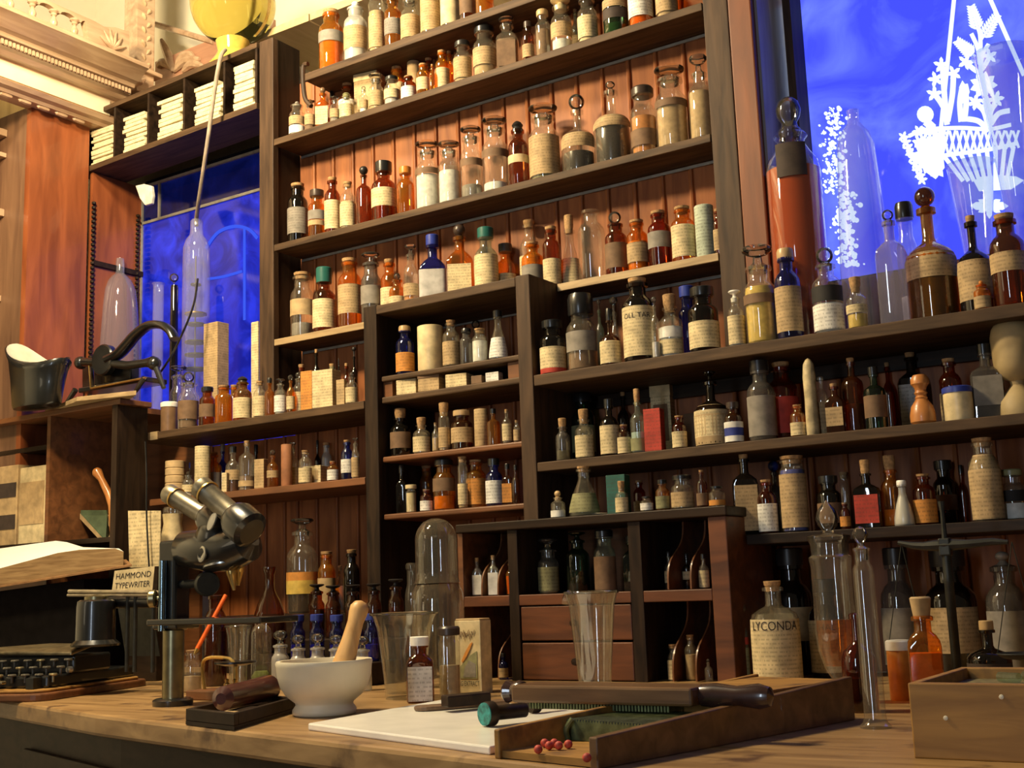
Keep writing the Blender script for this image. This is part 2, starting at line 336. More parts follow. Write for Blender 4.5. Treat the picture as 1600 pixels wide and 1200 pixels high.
# -------- counter
E0, E1, E2 = Vector((-2.6, 1.56)), Vector((-.30, .915)), Vector((.6, .72))
ct = thing('counter', 'worn brown wooden counter whose front edge slants across the shop', 'counter', (-1.1, 1.5, 0))
poly = [(-3.0, 1.66), (-2.085, 1.392), (-1.622, 1.249), (-1.206, 1.15), (-.756, 1.045), (.35, .80), (.6, .78), (.6, 2.2), (-3.0, 2.2)]
MB().prism(poly, 'z', CT-.034, CT).build('worktop', W_COUNTER, ct, 0, bevel=.006)
ins = [(x*1.0, y+.05) for x, y in poly[:7]]+[(.6, 2.2), (-3, 2.2)]
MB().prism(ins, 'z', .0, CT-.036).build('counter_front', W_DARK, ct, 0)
for i in range(1, 5):
    a, c = Vector(ins[i]), Vector(ins[i+1]); d = (c-a); n = Vector((d.y, -d.x)).normalized()
    q = [a+d*.08+n*.0, c-d*.08+n*.0]; o = n*.012
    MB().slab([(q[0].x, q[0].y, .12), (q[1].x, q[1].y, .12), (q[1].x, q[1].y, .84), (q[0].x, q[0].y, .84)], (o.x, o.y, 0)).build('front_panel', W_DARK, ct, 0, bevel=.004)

# -------- left cabinet with open compartments
cab = thing('open_cabinet', 'dark open wooden cabinet with book compartments carrying the black iron scale', 'cabinet', (-2.75, 1.905, CT))
CZ = at(180, 624, 1.905).z
board(MB(), -3.3, -2.40, 1.90, 1.998, CZ, .014).build('top_board', W_MAH, cab, 0, bevel=.002)
board(MB(), -3.3, -2.48, 1.9982, 2.33, CZ, .014).build('top_board', W_MAH, cab, 0)
MB().box((-2.435, 1.905, CT), (-2.415, 1.997, CZ-.014)).build('side_panel', W_DARKZ, cab, 0)
xd = at(76, 700, 1.905).x
MB().box((xd-.008, 1.905, CT), (xd+.006, 2.2, CZ-.014)).build('divider', W_MAH, cab, 0)
MB().box((-3.3, 2.19, CT), (-2.435, 2.2, CZ-.014)).build('back_panel', W_MAH, cab, 0)
zs = at(30, 700, 1.92).z
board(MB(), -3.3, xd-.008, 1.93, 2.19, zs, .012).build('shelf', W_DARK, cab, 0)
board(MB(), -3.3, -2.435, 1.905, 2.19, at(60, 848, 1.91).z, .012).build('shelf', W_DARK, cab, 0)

# -------- window recess with cubbyholes above
def tl(x): return 2.1-(x+2.09)*.039           # the recess stands slightly askew to the back wall
def tbox(x0, x1, d0, d1, z0, z1):
    b = MB(); vs = [(x, tl(x)+d, z) for z in (z0, z1) for x, d in ((x0, d0), (x1, d0), (x1, d1), (x0, d1))]
    return b.add(vs, [(3, 2, 1, 0), (4, 5, 6, 7), (0, 1, 5, 4), (1, 2, 6, 5), (2, 3, 7, 6), (3, 0, 4, 7)])
cub = thing('cubbyhole_rack', 'dark rack of five cubbyholes filled with cream packets above the window', 'rack', (-2.5, 2.1, 2.35))
CX = [at(128, 225, 2.13).x, at(178, 200, 2.125).x, at(231, 180, 2.12).x, at(286, 158, 2.112).x, at(349, 133, 2.106).x, -2.143]
ZB, ZT = 2.357, 2.508
tbox(CX[0]-.02, CX[5]+.004, 0, .13, ZB-.016, ZB).build('bottom_board', W_SHELF, cub, 0)
tbox(CX[0]-.02, CX[5]+.004, 0, .13, ZT, ZT+.014).build('top_board', W_SHELF, cub, 0)
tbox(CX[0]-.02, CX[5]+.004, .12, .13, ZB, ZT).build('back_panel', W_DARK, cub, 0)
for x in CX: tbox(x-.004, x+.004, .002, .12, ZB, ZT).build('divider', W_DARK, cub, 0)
# leaded blue window
YW = 2.32
def blueglass(n, c, e, c2, scale=5):
    m, t, o = newmat(n); em = N(t, 'ShaderNodeEmission'); em.inputs[1].default_value = e
    tc = N(t, 'ShaderNodeTexCoord'); nz = N(t, 'ShaderNodeTexNoise'); nz.inputs['Scale'].default_value = scale; nz.inputs['Detail'].default_value = 8; nz.inputs['Distortion'].default_value = 1.2
    t.links.new(tc.outputs['Object'], nz.inputs['Vector']); r = N(t, 'ShaderNodeValToRGB'); el = r.color_ramp.elements
    el[0].position = .4; el[1].position = .75; el[0].color = rgba(c); el[1].color = rgba(c2)
    t.links.new(nz.outputs['Fac'], r.inputs[0]); t.links.new(r.outputs[0], em.inputs[0])
    gl = N(t, 'ShaderNodeBsdfGlossy'); gl.inputs[1].default_value = .08; fr = N(t, 'ShaderNodeFresnel'); mx = N(t, 'ShaderNodeMixShader')
    t.links.new(fr.outputs[0], mx.inputs[0]); t.links.new(em.outputs[0], mx.inputs[1]); t.links.new(gl.outputs[0], mx.inputs[2]); t.links.new(mx.outputs[0], o.inputs[0])
    return m
zc1 = at(320, 263, YW).z; zc2 = at(310, 325, YW).z
w2 = struct(MB().box((-2.95, YW+.012, CZ-.1), (-2.05, YW+.03, ZT)).build('window_2', plain('dark window putty', (.02, .02, .02)), smooth=0))
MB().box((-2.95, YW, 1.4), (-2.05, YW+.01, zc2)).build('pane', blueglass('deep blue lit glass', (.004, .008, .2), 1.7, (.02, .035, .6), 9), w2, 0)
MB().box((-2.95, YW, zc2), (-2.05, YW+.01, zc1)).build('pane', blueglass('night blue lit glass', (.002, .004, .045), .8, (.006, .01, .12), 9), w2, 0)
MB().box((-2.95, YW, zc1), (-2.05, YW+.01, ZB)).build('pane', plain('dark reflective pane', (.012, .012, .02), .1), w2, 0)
b = MB()
for z in (zc1, zc2): b.box((-2.87, YW-.006, z-.004), (-2.08, YW+.001, z+.004))
x = at(250, 310, YW).x; b.box((x-.004, YW-.005, zc2), (x+.004, YW+.001, zc1))
b.box((at(222, 400, YW).x-.006, YW-.006, 1.45), (at(222, 400, YW).x+.004, YW+.001, zc1)); b.build('glazing_bar', LEAD, w2, 0)
# etched arch lines on the deep blue pane
m, t, o_ = newmat('blue etching'); e_ = N(t, 'ShaderNodeEmission'); e_.inputs[0].default_value = (.05, .11, .9, 1); t.links.new(e_.outputs[0], o_.inputs[0]); ETCH_D = m
b = MB(); g = lambda x, y: at(x, y, YW-.001)
b.tube(curve([g(322, 388), g(340, 364), g(365, 354), g(388, 358), g(402, 372)]), .005, 6); b.tube([g(382, 358), g(382, 500)], .004, 6); b.tube(curve([g(325, 436), g(350, 432), g(378, 424)]), .004, 6)
b.build('etched_pattern', ETCH_D, w2)
# red side panel of the recess, with bead edges
pil = struct(MB().box((-2.86, 1.93, 1.40), (-2.84, 2.122, 2.475)).build('trim_3', W_RED, None, 0))
struct(MB().box((-3.02, 1.931, 1.40), (-2.861, 1.95, 2.475)).build('trim_4', wood('dull brown mahogany', (.12, .06, .035), (.24, .13, .07), 'z', 4), None, 0))  # browner, duller wood than the red side panel
sp = struct(tbox(-2.858, -2.842, .01, .2, CZ+.001, ZB-.018).build('trim_5', W_RED, None, 0))
b = MB()
for d in (.012, .17):
    for k in range(46): b.lathe([(0, -.006), (.006, -.003), (.006, .003), (0, .006)], (-2.838, tl(-2.84)+d, CZ+.03+k*.0138), 6)
b.build('bead_edge', W_DARK, sp)
tbox(-2.846, -2.835, .015, .2, 2.06, 2.075).build('rail', W_DARK, sp, 0)
# left wall case beyond the pilaster: shelf edges, one yellow bottle
lc = thing('wall_case', 'brown shelves of the neighbouring case at the picture edge', 'shelving', (-3.1, 1.6, 1.4))
for y0, th in ((242, .012), (205, .02), (330, .02), (465, .016)):
    z = atx(10, y0, -2.96).z; MB().box((-3.3, 1.2, z-th), (-2.95, 1.93, z)).build('shelf', W_CARVE, lc, 0)
MB().box((-3.32, 1.2, 1.4), (-3.3, 2.45, 2.9)).build('back_panel', wood('ochre backing', (.25, .16, .05), (.4, .27, .1), 'z', 4), lc, 0)

# -------- cornice of the left case, running towards the camera
X0 = -2.86          # profile (projection from the wall, height)
pr = [(0, 2.47), (.055, 2.47), (.06, 2.478), (.075, 2.482), (.085, 2.492), (.07, 2.496), (.07, 2.553), (.09, 2.556), (.10, 2.566), (.115, 2.568), (.115, 2.584), (.13, 2.586), (.135, 2.596), (.15, 2.600), (.175, 2.618), (.185, 2.624), (.195, 2.628), (.195, 2.640), (.17, 2.655), (0, 2.66)]
n_ = len(pr)
cor = struct(MB().add([(X0+a, y, z) for y in (.2, 2.19) for a, z in pr], [tuple(range(n_)), tuple(range(n_, 2*n_))[::-1]] + [(i, i+n_, (i+1) % n_+n_, (i+1) % n_) for i in range(n_)]).build('trim_6', W_CARVE, None, 20))
b = MB()
for k in range(160): b.box((X0+.11, .3+k*.0118, 2.569), (X0+.124, .3+k*.0118+.007, 2.583))
b.build('dentil_trim', W_CARVE, cor, 0)
MB().box((X0+.07, .25, 2.502), (X0+.074, 2.15, 2.548)).build('frieze_panel', plain('pale gilt frieze', (.74, .66, .47), .35, var=.1, scale=10), cor, 0)
b = MB()
for k in range(28): b.lathe([(0, -.022), (.006, -.016), (.008, 0), (.006, .016), (0, .022)], (X0+.045, .5+k*.058, 2.468), 8, ax=(0, 1, 0))
b.build('egg_moulding', W_CARVE, cor)
# gallery railing with turned balusters above the cornice
gal = thing('gallery_railing', 'carved gallery railing of turned balusters above the gilded cornice', 'railing', (-2.72, 1.6, 2.66))
XG = -2.735; zr = 2.661; BS = .6
bal = [(.012, 0), (.016, .004), (.016, .012), (.009, .02), (.014, .032), (.016, .045), (.009, .062), (.007, .072), (.012, .078), (.012, .086), (.02, .094), (.02, .1)]
for k in range(9): MB().lathe([(r*BS*1.15, z*BS) for r, z in bal], (XG, 1.985-k*.067, zr), 10).build('baluster', W_CARVE, gal)
b = MB(); n0 = 2.045; z1_ = zr+.06
pts = [(n0-.015, zr), (n0+.12, zr), (n0+.12, zr+.09), (n0+.07, zr+.085), (n0+.03, z1_+.012), (n0, z1_+.016), (.9, z1_+.02), (.9, z1_+.001)]
arch = []; y = .92
while y < n0-.03:
    for k in range(7):
        a = PI*k/6; arch.append((y+.033-.026*math.cos(a), z1_-.006+.012*math.sin(a)))
    y += .067
MB().prism(pts+[q for q in arch if .92 < q[0] < n0-.03], 'x', XG-.01, XG+.01).build('handrail', W_CARVE, gal, 0)
b = MB()
for k in range(6):
    a = math.radians(25+k*26); c = Vector((XG+.011, n0+.06, zr+.012))
    b.tube([c, c+Vector((.004, .022*math.cos(a), .026*math.sin(a))), c+Vector((.003, .05*math.cos(a), .06*math.sin(a)))], [.003, .006, .002], 8)
b.build('shell_carving', W_CARVE, gal)
# carved upright and leafy panel above the cubbyholes
XU = -2.86
cu = thing('carved_pilaster', 'upright pilaster carved with a leafy vine above the cornice end', 'pilaster', (XU, 2.25, 2.66))
a, c = atx(214, 20, XU+.06), atx(243, 20, XU+.06); zm_ = atx(225, 112, XU+.07).z
MB().box((XU, a.y, 2.62), (XU+.06, c.y, 3.35)).build('shaft', W_CARVE, cu, 0, bevel=.004)
b = MB(); ym = (a.y+c.y)/2
for k in range(26):
    z = zm_+.03+k*.022; s = -1 if k % 2 else 1
    b.lathe([(0, -.012), (.006, -.004), (.007, .004), (0, .013)], (XU+.061, ym+s*.009, z), 6, ax=(0, s*.6, 1))
b.build('vine_carving', plain('gilt relief', (.6, .42, .25), .3), cu)
MB().box((XU-.004, a.y-.02, zm_), (XU+.075, c.y+.02, zm_+.014)).build('base_moulding', W_CARVE, cu, 0, bevel=.004)
b = MB()
for k in range(7):
    q = atx(205, 135, XU+.07); w = math.radians(40+k*17)
    b.tube([q, q+Vector((.012, .03*math.cos(w), .03*math.sin(w))), q+Vector((.004, .062*math.cos(w), .062*math.sin(w)))], [.006, .011, .004], 8)
b.build('acanthus_corbel', W_CARVE, cu)
YL = 2.5
lp = struct(MB().box((at(243, 60, YL).x, YL, 2.5), (at(420, 60, YL).x, YL+.03, at(330, 62, YL).z)).build('trim_7', wood('rosy carved wood', (.36, .17, .1), (.52, .28, .17), 'x', 5, .4), None, 0))
b = MB(); g = lambda x, y: at(x, y, YL-.006)
for pts in ([(270, 112), (264, 90), (252, 62)], [(272, 112), (290, 95), (312, 92)], [(268, 108), (255, 98), (246, 105)], [(285, 112), (300, 100), (318, 104)], [(274, 112), (282, 92), (296, 86), (304, 92)]):
    q = curve([g(*p) for p in pts], 6); b.tube(q, [.012*math.sin(PI*(i+.6)/(len(q)+.6))+.003 for i in range(len(q))], 8)
b.build('leaf_carving', W_CARVE, lp)
MB().tube([at(243, 38, YL), at(335, 66, YL)], .01, 8).build('edge_moulding', W_CARVE, lp)

# -------- bright blue etched window on the right
YR = 2.27
w1 = struct(MB().box((-.768, YR+.014, 1.64), (.6, YR+.03, 2.8)).build('window_1', plain('window backing', (.05, .05, .06)), smooth=0))
MB().box((-.768, YR, 1.66), (.6, YR+.012, 2.8)).build('pane', blueglass('bright blue backlit glass', (.055, .075, 1.0), 1.2, (.17, .24, 1.0), 6), w1, 0)
MB().box((-.795, YB+.028, 1.64), (.6, YR+.02, 1.664)).build('sill', W_SHELF, w1, 0)
MB().box((-.768, YB-.002, 1.655), (-.752, YR, 2.8)).build('frame', W_POST, w1, 0)
m, t, o_ = newmat('white lit etching and glints'); e_ = N(t, 'ShaderNodeEmission'); e_.inputs[0].default_value = (.72, .86, 1, 1); e_.inputs[1].default_value = 1.5; t.links.new(e_.outputs[0], o_.inputs[0]); ETCH = m
G = lambda x, y: at(x, y, YR)
et = MB(); DZ = Vector((0, -.002, 0))
def blob(pts): et.slab([G(*p) for p in pts][::-1], DZ)
def stroke(pts, w):
    q = curve([G(*p) for p in pts], 5) if len(pts) > 2 else [G(*p) for p in pts]
    L = []; R = []
    for i, p in enumerate(q):
        d = (q[min(i+1, len(q)-1)]-q[max(i-1, 0)]).normalized(); n = Vector((-d.z, 0, d.x)); ww = w*mpp(p)/2
        L.append(p+n*ww); R.append(p-n*ww)
    for i in range(len(q)-1): et.slab([L[i], R[i], R[i+1], L[i+1]], DZ)
def leaf(x, y, a, l, w):
    ca, sa = math.cos(math.radians(a)), -math.sin(math.radians(a))
    blob([(x+ca*l*u-sa*w*v, y+sa*l*u+ca*w*v) for u, v in ((0, 0), (.3, .5), (.7, .5), (1, 0), (.7, -.5), (.3, -.5))])
def disc(x, y, r):
    blob([(x+r*math.cos(k*PI/8), y+r*math.sin(k*PI/8)) for k in range(16)])
def flower(x, y, r, n=8, a0=0):
    disc(x, y, r*.38)
    for k in range(n): leaf(x, y, a0+k*360/n, r, r*.42)
def fern(x, y, a, l, w):
    for k in range(8):
        u = .1+k*.115; px, py = x+math.cos(math.radians(a))*l*u, y-math.sin(math.radians(a))*l*u
        for s in (-1, 1): leaf(px, py, a+s*50, w*(1.1-u*.55), w*.24)
    stroke([(x, y), (x+math.cos(math.radians(a))*l, y-math.sin(math.radians(a))*l)], 3)
stroke([(1229, 8), (1240, 160)], 5); stroke([(1492, -12), (1470, 205)], 6); stroke([(1546, -4), (1600, 118)], 6)
fern(1529, 50, 106, 42, 15); fern(1534, 62, 58, 46, 15); fern(1524, 88, 140, 38, 15)
for p in ([(1531, 100), (1528, 76), (1518, 53)], [(1533, 100), (1536, 84), (1545, 69)], [(1532, 112), (1532, 60), (1529, 45)]): stroke(p, 6)
flower(1509, 97, 13, 5, 70); flower(1546, 88, 13, 5, 30); stroke([(1509, 97), (1530, 112), (1546, 90)], 7); stroke([(1531, 110), (1536, 130)], 8)
flower(1537, 133, 22, 9)
for x, y, a in ((1471, 102, 90), (1462, 124, 180), (1490, 115, 40), (1460, 147, 160)): flower(x, y, 13, 5, a)
for p in ([(1480, 195), (1476, 150), (1473, 105)], [(1481, 190), (1488, 150), (1490, 118)], [(1502, 190), (1500, 160), (1504, 135)], [(1507, 190), (1510, 160), (1508, 132)], [(1480, 178), (1470, 160), (1461, 148)]): stroke(p, 8)
leaf(1500, 165, 70, 36, 14); leaf(1507, 160, 95, 34, 12)
for p in ([(1545, 205), (1530, 190), (1512, 186)], [(1545, 200), (1538, 175), (1528, 164)], [(1546, 200), (1548, 175), (1556, 162)], [(1548, 195), (1560, 178), (1578, 173)], [(1545, 205), (1545, 170), (1540, 152)]): stroke(p, 8)
flower(1524, 160, 13, 6, 20); flower(1556, 155, 14, 6, 10); flower(1541, 164, 12, 5, 60)
disc(1446, 179, 13); stroke([(1447, 190), (1458, 200)], 12)
# basket: rim lattice, staves, foot, drooping sprays
stroke([(1420, 213), (1446, 203), (1500, 200), (1545, 202), (1580, 195)], 6); stroke([(1452, 246), (1500, 240), (1545, 234), (1590, 224)], 6)
for k in range(12):
    x = 1462+k*11; stroke([(x, 205), (x+9, 242-k)], 3.5); stroke([(x+9, 204), (x, 243-k)], 3.5)
for k in range(9):
    x = 1472+k*14; stroke([(x, 240-k*1.3), (1505+k*8.5, 283)], 6)
blob([(1522, 284), (1530, 277), (1560, 274), (1588, 276), (1600, 282), (1580, 296), (1530, 299)]); stroke([(1545, 297), (1545, 330)], 14)
for k in range(9): flower(1412+k*3.6, 214+k*8.4, 9, 5, k*20)
for k in range(8): flower(1436+(k % 4)*12, 206+(k//4)*16, 11, 6, k*13)
for k in range(7): leaf(1446+k*2, 238+k*3, 200+k*18, 26, 10)
blob([(1428, 222), (1470, 210), (1476, 262), (1462, 280), (1448, 270)])
flower(1546, 322, 20, 6, 30); leaf(1546, 322, 0, 30, 12); leaf(1546, 322, 180, 30, 12)
# glowing specks standing in for a white reflection on the pane, merged with the etching
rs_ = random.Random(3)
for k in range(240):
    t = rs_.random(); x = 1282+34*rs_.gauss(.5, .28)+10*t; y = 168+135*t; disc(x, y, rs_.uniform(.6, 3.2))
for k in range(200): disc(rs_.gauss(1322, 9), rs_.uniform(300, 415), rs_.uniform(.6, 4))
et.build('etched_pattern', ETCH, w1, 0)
# ------------------------------------------------------------------ bottles, jars, boxes
# glass outlines: (radius, height) with both scaled to the widest radius and the height below the stopper
PROF = {
 'j': [(0, 0), (.93, 0), (1, .03), (1, .66), (.95, .72), (.74, .785), (.66, .81), (.66, .93), (.82, .945), (.82, .985), (.64, 1)],
 'w': [(0, 0), (.94, 0), (1, .025), (1, .70), (.96, .75), (.78, .80), (.62, .83), (.6, .85), (.6, .95), (.7, .955), (.7, .99), (.58, 1)],
 'n': [(0, 0), (.92, 0), (1, .03), (1, .62), (.95, .675), (.68, .745), (.42, .785), (.36, .81), (.36, .93), (.5, .94), (.5, .985), (.35, 1)],
 'm': [(0, 0), (.92, 0), (1, .03), (1, .67), (.96, .725), (.76, .785), (.55, .82), (.51, .845), (.51, .935), (.66, .945), (.66, .985), (.5, 1)],
 'v': [(0, 0), (.9, 0), (1, .02), (1, .84), (.9, .875), (.8, .9), (.8, .95), (.92, .96), (.92, .99), (.78, 1)],
 'q': [(0, 0), (.95, 0), (1, .04), (1, .50), (.97, .55), (.82, .61), (.5, .66), (.3, .69), (.24, .73), (.24, .93), (.38, .94), (.38, .985), (.24, 1)],
 't': [(0, 0), (.95, 0), (1, .01), (1, .66), (.92, .72), (.6, .77), (.36, .80), (.33, .83), (.33, .95), (.44, .955), (.44, .99), (.32, 1)],
 'f': [(0, 0), (.5, 0), (.75, .03), (.93, .11), (1, .22), (.99, .32), (.9, .45), (.7, .57), (.45, .66), (.32, .72), (.28, .78), (.28, .9), (.4, .98), (.38, 1)],
 'e': [(0, 0), (.95, 0), (1, .04), (.96, .2), (.7, .5), (.42, .72), (.36, .78), (.36, .93), (.48, .945), (.48, .99), (.36, 1)],
}
NECKR = {'j': .64, 'w': .58, 'n': .35, 'm': .5, 'v': .78, 'q': .24, 't': .32, 'f': .38, 'e': .36}
NAME = {'j': 'apothecary_jar', 'w': 'wide_mouth_bottle', 'n': 'medicine_bottle', 'm': 'medicine_bottle', 'v': 'glass_vial', 'q': 'shop_bottle', 't': 'medicine_bottle', 'f': 'glass_flask', 'e': 'conical_bottle'}
WORD = {'apothecary_jar': 'jar', 'wide_mouth_bottle': 'bottle', 'medicine_bottle': 'bottle', 'glass_vial': 'vial', 'shop_bottle': 'bottle', 'glass_flask': 'flask', 'conical_bottle': 'bottle'}
def stopper(kind, r, z0, top, c, par, gl):
    """kind: d flat disc, b ball, m mushroom, p pointed, o cork, x screw cap, l lid; r neck radius; z0..top"""
    h = top-z0; z0 += c.z; k = kind[0]; mt = (GS if gl == 'c' else GL[gl]) if k in 'dbmp' else None
    if kind[1:] == '~': kind = k; mt = GL['b']
    if kind[1:]: mt = CAPM(kind[1:]) if k != 'o' else CORK
    if k == 'd':
        pr = [(r*.88, -min(.012, h*.6)), (r*.94, 0), (r*.5, h*.18), (r*.42, h*.5), (r*1.0, h*.62), (r*1.45, h*.78), (r*1.5, h*.9), (r*1.3, h), (0, h)]
        MB().lathe(pr, (c.x, c.y, z0), 20).build('stopper', mt, par)
    elif k in 'bm':
        R = min(h*.48, r*2.2) if k == 'b' else min(h*.5, r*1.7); sq_ = 1 if k == 'b' else .7
        pr = [(r*.85, -min(.01, h*.4)), (r*.9, 0), (r*.55, h*.1)]+[(max(R*math.sin(a), .0), h-R*sq_+R*sq_*(-math.cos(a))) for a in [PI*(.14+.86*i/9) for i in range(10)]]
        MB().lathe(pr, (c.x, c.y, z0), 18).build('stopper', mt, par)
    elif k == 'p':
        MB().lathe([(r*.85, -.006), (r*1.1, 0), (r*.9, h*.25), (r*1.15, h*.45), (r*.8, h*.75), (r*.25, h*.95), (0, h)], (c.x, c.y, z0), 14).build('stopper', mt, par)
    elif k == 'o':
        MB().lathe([(r*.86, -min(.008, h)), (r*.9, 0), (r*1.06, h*.25), (r*1.12, h*.96), (r*1.0, h), (0, h)], (c.x, c.y, z0), 16).build('cork', CORK, par)
    elif k == 'x':
        MB().lathe([(r*1.35, -h*.15), (r*1.38, h*.1), (r*1.38, h*.93), (r*1.25, h), (0, h)], (c.x, c.y, z0), 18).build('cap', mt or BLACK, par)
    elif k == 'l':
        MB().lathe([(r*1.25, -h*.4), (r*1.32, -h*.3), (r*1.32, h*.7), (r*1.15, h), (0, h)], (c.x, c.y, z0), 20).build('lid', mt or BLACK, par)
def prof_at(pr, z):
    for (r0, z0), (r1, z1) in zip(pr, pr[1:]):
        if z0 <= z <= z1 and z1 > z0: return r0+(r1-r0)*(z-z0)/(z1-z0)
    return pr[-1][0]
def wrap(pr, R, H, z0, z1, arc, face, c, sq, wy, rot, off=.0007, seg=18):
    """a label laid round the glass, or flat on the face of a square bottle"""
    if sq and arc < 3:
        r = prof_at(pr, (z0+z1)/2/H)*R; b = MB(); hw = r*.88; y = -(r*wy+.0009); cr_, sr_ = math.cos(rot), math.sin(rot)
        W = lambda x, yy, z: Vector((c.x+x*cr_-yy*sr_, c.y+x*sr_+yy*cr_, c.z+z))
        b.slab([W(-hw, y, z0), W(hw, y, z0), W(hw, y, z1), W(-hw, y, z1)], W(0, .0006, 0)-W(0, 0, 0)); b.uv = [(i % 2*0+(q[0]-c.x)*1.2+c.x*3.7, q[2]-c.z+c.x*1.3) for i, q in enumerate(b.v)]
        return b
    b = MB(); b.uv = []; n = seg; zs = [z0+(z1-z0)*i/4 for i in range(5)]; vs = []
    for z in zs:
        r = prof_at(pr, z/H)*R+off
        for k in range(n+1):
            w = face-arc/2+arc*k/n; 
            if sq:
                l = w-rot; x, y = math.cos(l), math.sin(l); e = (abs(x)**7+abs(y)**7)**(-1/7); x, y = x*e*r, y*e*(r-off)*wy+(off if y > 0 else -off)
                p = Vector((c.x+x*math.cos(rot)-y*math.sin(rot), c.y+x*math.sin(rot)+y*math.cos(rot), c.z+z))
            else: p = Vector((c.x+r*math.cos(w), c.y+r*math.sin(w), c.z+z))
            vs.append(p); b.uv.append((k/n*arc*R+c.x*3.7, z+c.x*1.3))
    fs = [(i*(n+1)+k, i*(n+1)+k+1, (i+1)*(n+1)+k+1, (i+1)*(n+1)+k) for i in range(4) for k in range(n)]
    return b.add(vs, fs)
def lettering(par, txt, size, c, R, zc, face, squeeze=1, bold=.0):
    vs, fs = textmesh(txt, size, bold); b = MB()
    b.add([(c.x+(R+.0012)*math.cos(face+v.x*squeeze/R), c.y+(R+.0012)*math.sin(face+v.x*squeeze/R), zc+v.y) for v in vs], fs).build('lettering', INK, par, 0)
TEXTS = {}
def bottle(c, H, R, typ, gl, fill, lab, stop, name, label, group=None, txt=None):
    sq = typ.isupper(); t = typ.lower(); pr = PROF[t]
    o = thing(name, label, WORD[name], c, group)
    f = {'-': 0, 'd': .13, 'b': .15, 'm': .11, 'p': .14, 'o': .055, 'x': .12, 'l': .09}[stop[0]]
    if len(stop) > 1 and stop[-1].isdigit(): f = int(stop[-1])*.05; stop = stop[:-1]
    h = H*(1-f)
    face = math.atan2(-c.y, -c.x*.75); face += random.uniform(-.15, .15)
    rot = face+PI/2 if sq else 0
    wy = .72 if sq else 1
    zb = max(z for r, z in pr if r > .985)+.015
    sqf = (lambda z: (1 if z < h*zb else max(0, 1-(z-h*zb)/(h*.15)), wy)) if sq else None
    MB().lathe([(r*R, z*h) for r, z in pr], c, 24, sqf, rot).build('body', GL[gl], o)
    if fill != '-':
        col, fr = fill[0], int(fill[1:])/100
        q = [(r*R*.9, max(z*h, .002)) for r, z in pr if z < fr]; q = q+[(prof_at(pr, fr)*R*.9, fr*h), (0, fr*h)]
        MB().lathe(q, c, 20, sqf, rot).build('contents', FILL(col), o)
    if lab != '-':
        for L in lab.split('+'):
            pl = L.endswith('!'); L = L.rstrip('!'); full = L.endswith('*'); L = L.rstrip('*'); col = L[0]; a, b_ = [int(x)/100 for x in L[1:].split('-')]
            if sq: b_ = min(b_, zb-.03)
            arc = 2*PI*.98 if full else (math.radians(96) if sq else math.radians(165))
            if sq and not full: arc = 2*math.atan(.9/1)*.98
            lb_ = wrap(pr, R, h, a*h, b_*h, arc, face, c, sq, wy, rot, seg=30 if full else 18).build('label', BLANK(col) if pl else PAPER(col), o, 60)
            if txt and col == txt[1]: lettering(lb_, txt[0], txt[2]*R, c, R, c.z+h*(a+(b_-a)*txt[3]), face, txt[4] if len(txt) > 4 else 1)
    if stop[0] != '-': stopper(stop, NECKR[t]*R, h, H, c, o, 'c' if gl in 'caosqflb' else gl)
    return o
def canister(c, H, R, col, name, label, lid=None, group=None, rings=0):
    o = thing(name, label, {'paper_canister': 'canister', 'pill_box': 'box', 'ceramic_pot': 'pot', 'wooden_canister': 'canister'}[name], c, group)
    hb = H*(.88 if lid else 1)
    mt = PAPER(col) if name == 'paper_canister' else plain(CNAME[col]+' glaze' if name == 'ceramic_pot' else CNAME[col]+' chip wood', CC[col], .35 if name == 'ceramic_pot' else .7)
    pr = [(0, 0), (R*.97, 0), (R, .002)]
    for k in range(rings): z = hb*(k+1)/(rings+1); pr += [(R, z-.002), (R*.95, z-.0008), (R*.95, z+.0008), (R, z+.002)]
    pr += [(R, hb-.001), (R*.96, hb), (0, hb)]
    b = MB().lathe(pr, c, 24); b.uv = [((math.atan2(v[1]-c.y, v[0]-c.x)*R+c.x*3), v[2]) for v in b.v]; b.build('body', mt, o)
    if lid: MB().lathe([(0, hb), (R*1.05, hb-.004), (R*1.06, hb+.001), (R*1.05, H-.002), (R*.9, H), (0, H)], c, 24).build('lid', CAPM(lid), o)
    return o
def carton(c, w, d, h, col, name, label, rz=None, band=None, group=None, top=None, txt=True):
    o = thing(name, label, 'box', c, group); rz = -c.x*.1 if rz is None else rz
    b = MB().box((c.x-w/2, c.y-d/2, c.z), (c.x+w/2, c.y+d/2, c.z+h), rz)
    b.uv = [(v[0]*1.0+v[1]*.8, v[2]) for v in b.v]; b.build('body', PAPER(col) if txt else BLANK(col), o, 0, bevel=.0008)
    M = Matrix.Rotation(rz, 3, 'Z')
    if top: MB().box((c.x-w/2-.001, c.y-d/2-.001, c.z+h*.86), (c.x+w/2+.001, c.y+d/2+.001, c.z+h+.001), rz).build('lid', BLANK(top), o, 0, bevel=.0006)
    if band: MB().box((c.x-w*.36, c.y-d/2-.0012, c.z+h*.25), (c.x+w*.36, c.y-d/2+.001, c.z+h*.75), 0).build('label', PAPER(band), o, 0) if abs(rz) < .02 else (lambda q: q.build('label', PAPER(band), o, 0))(MB().slab([Vector((c.x, c.y, 0))+M @ Vector((x*w, -d/2-.0005, c.z+z*h)) for x, z in ((-.36, .25), (.36, .25), (.36, .75), (-.36, .75))], M @ Vector((0, -.0006, 0))))
    return o
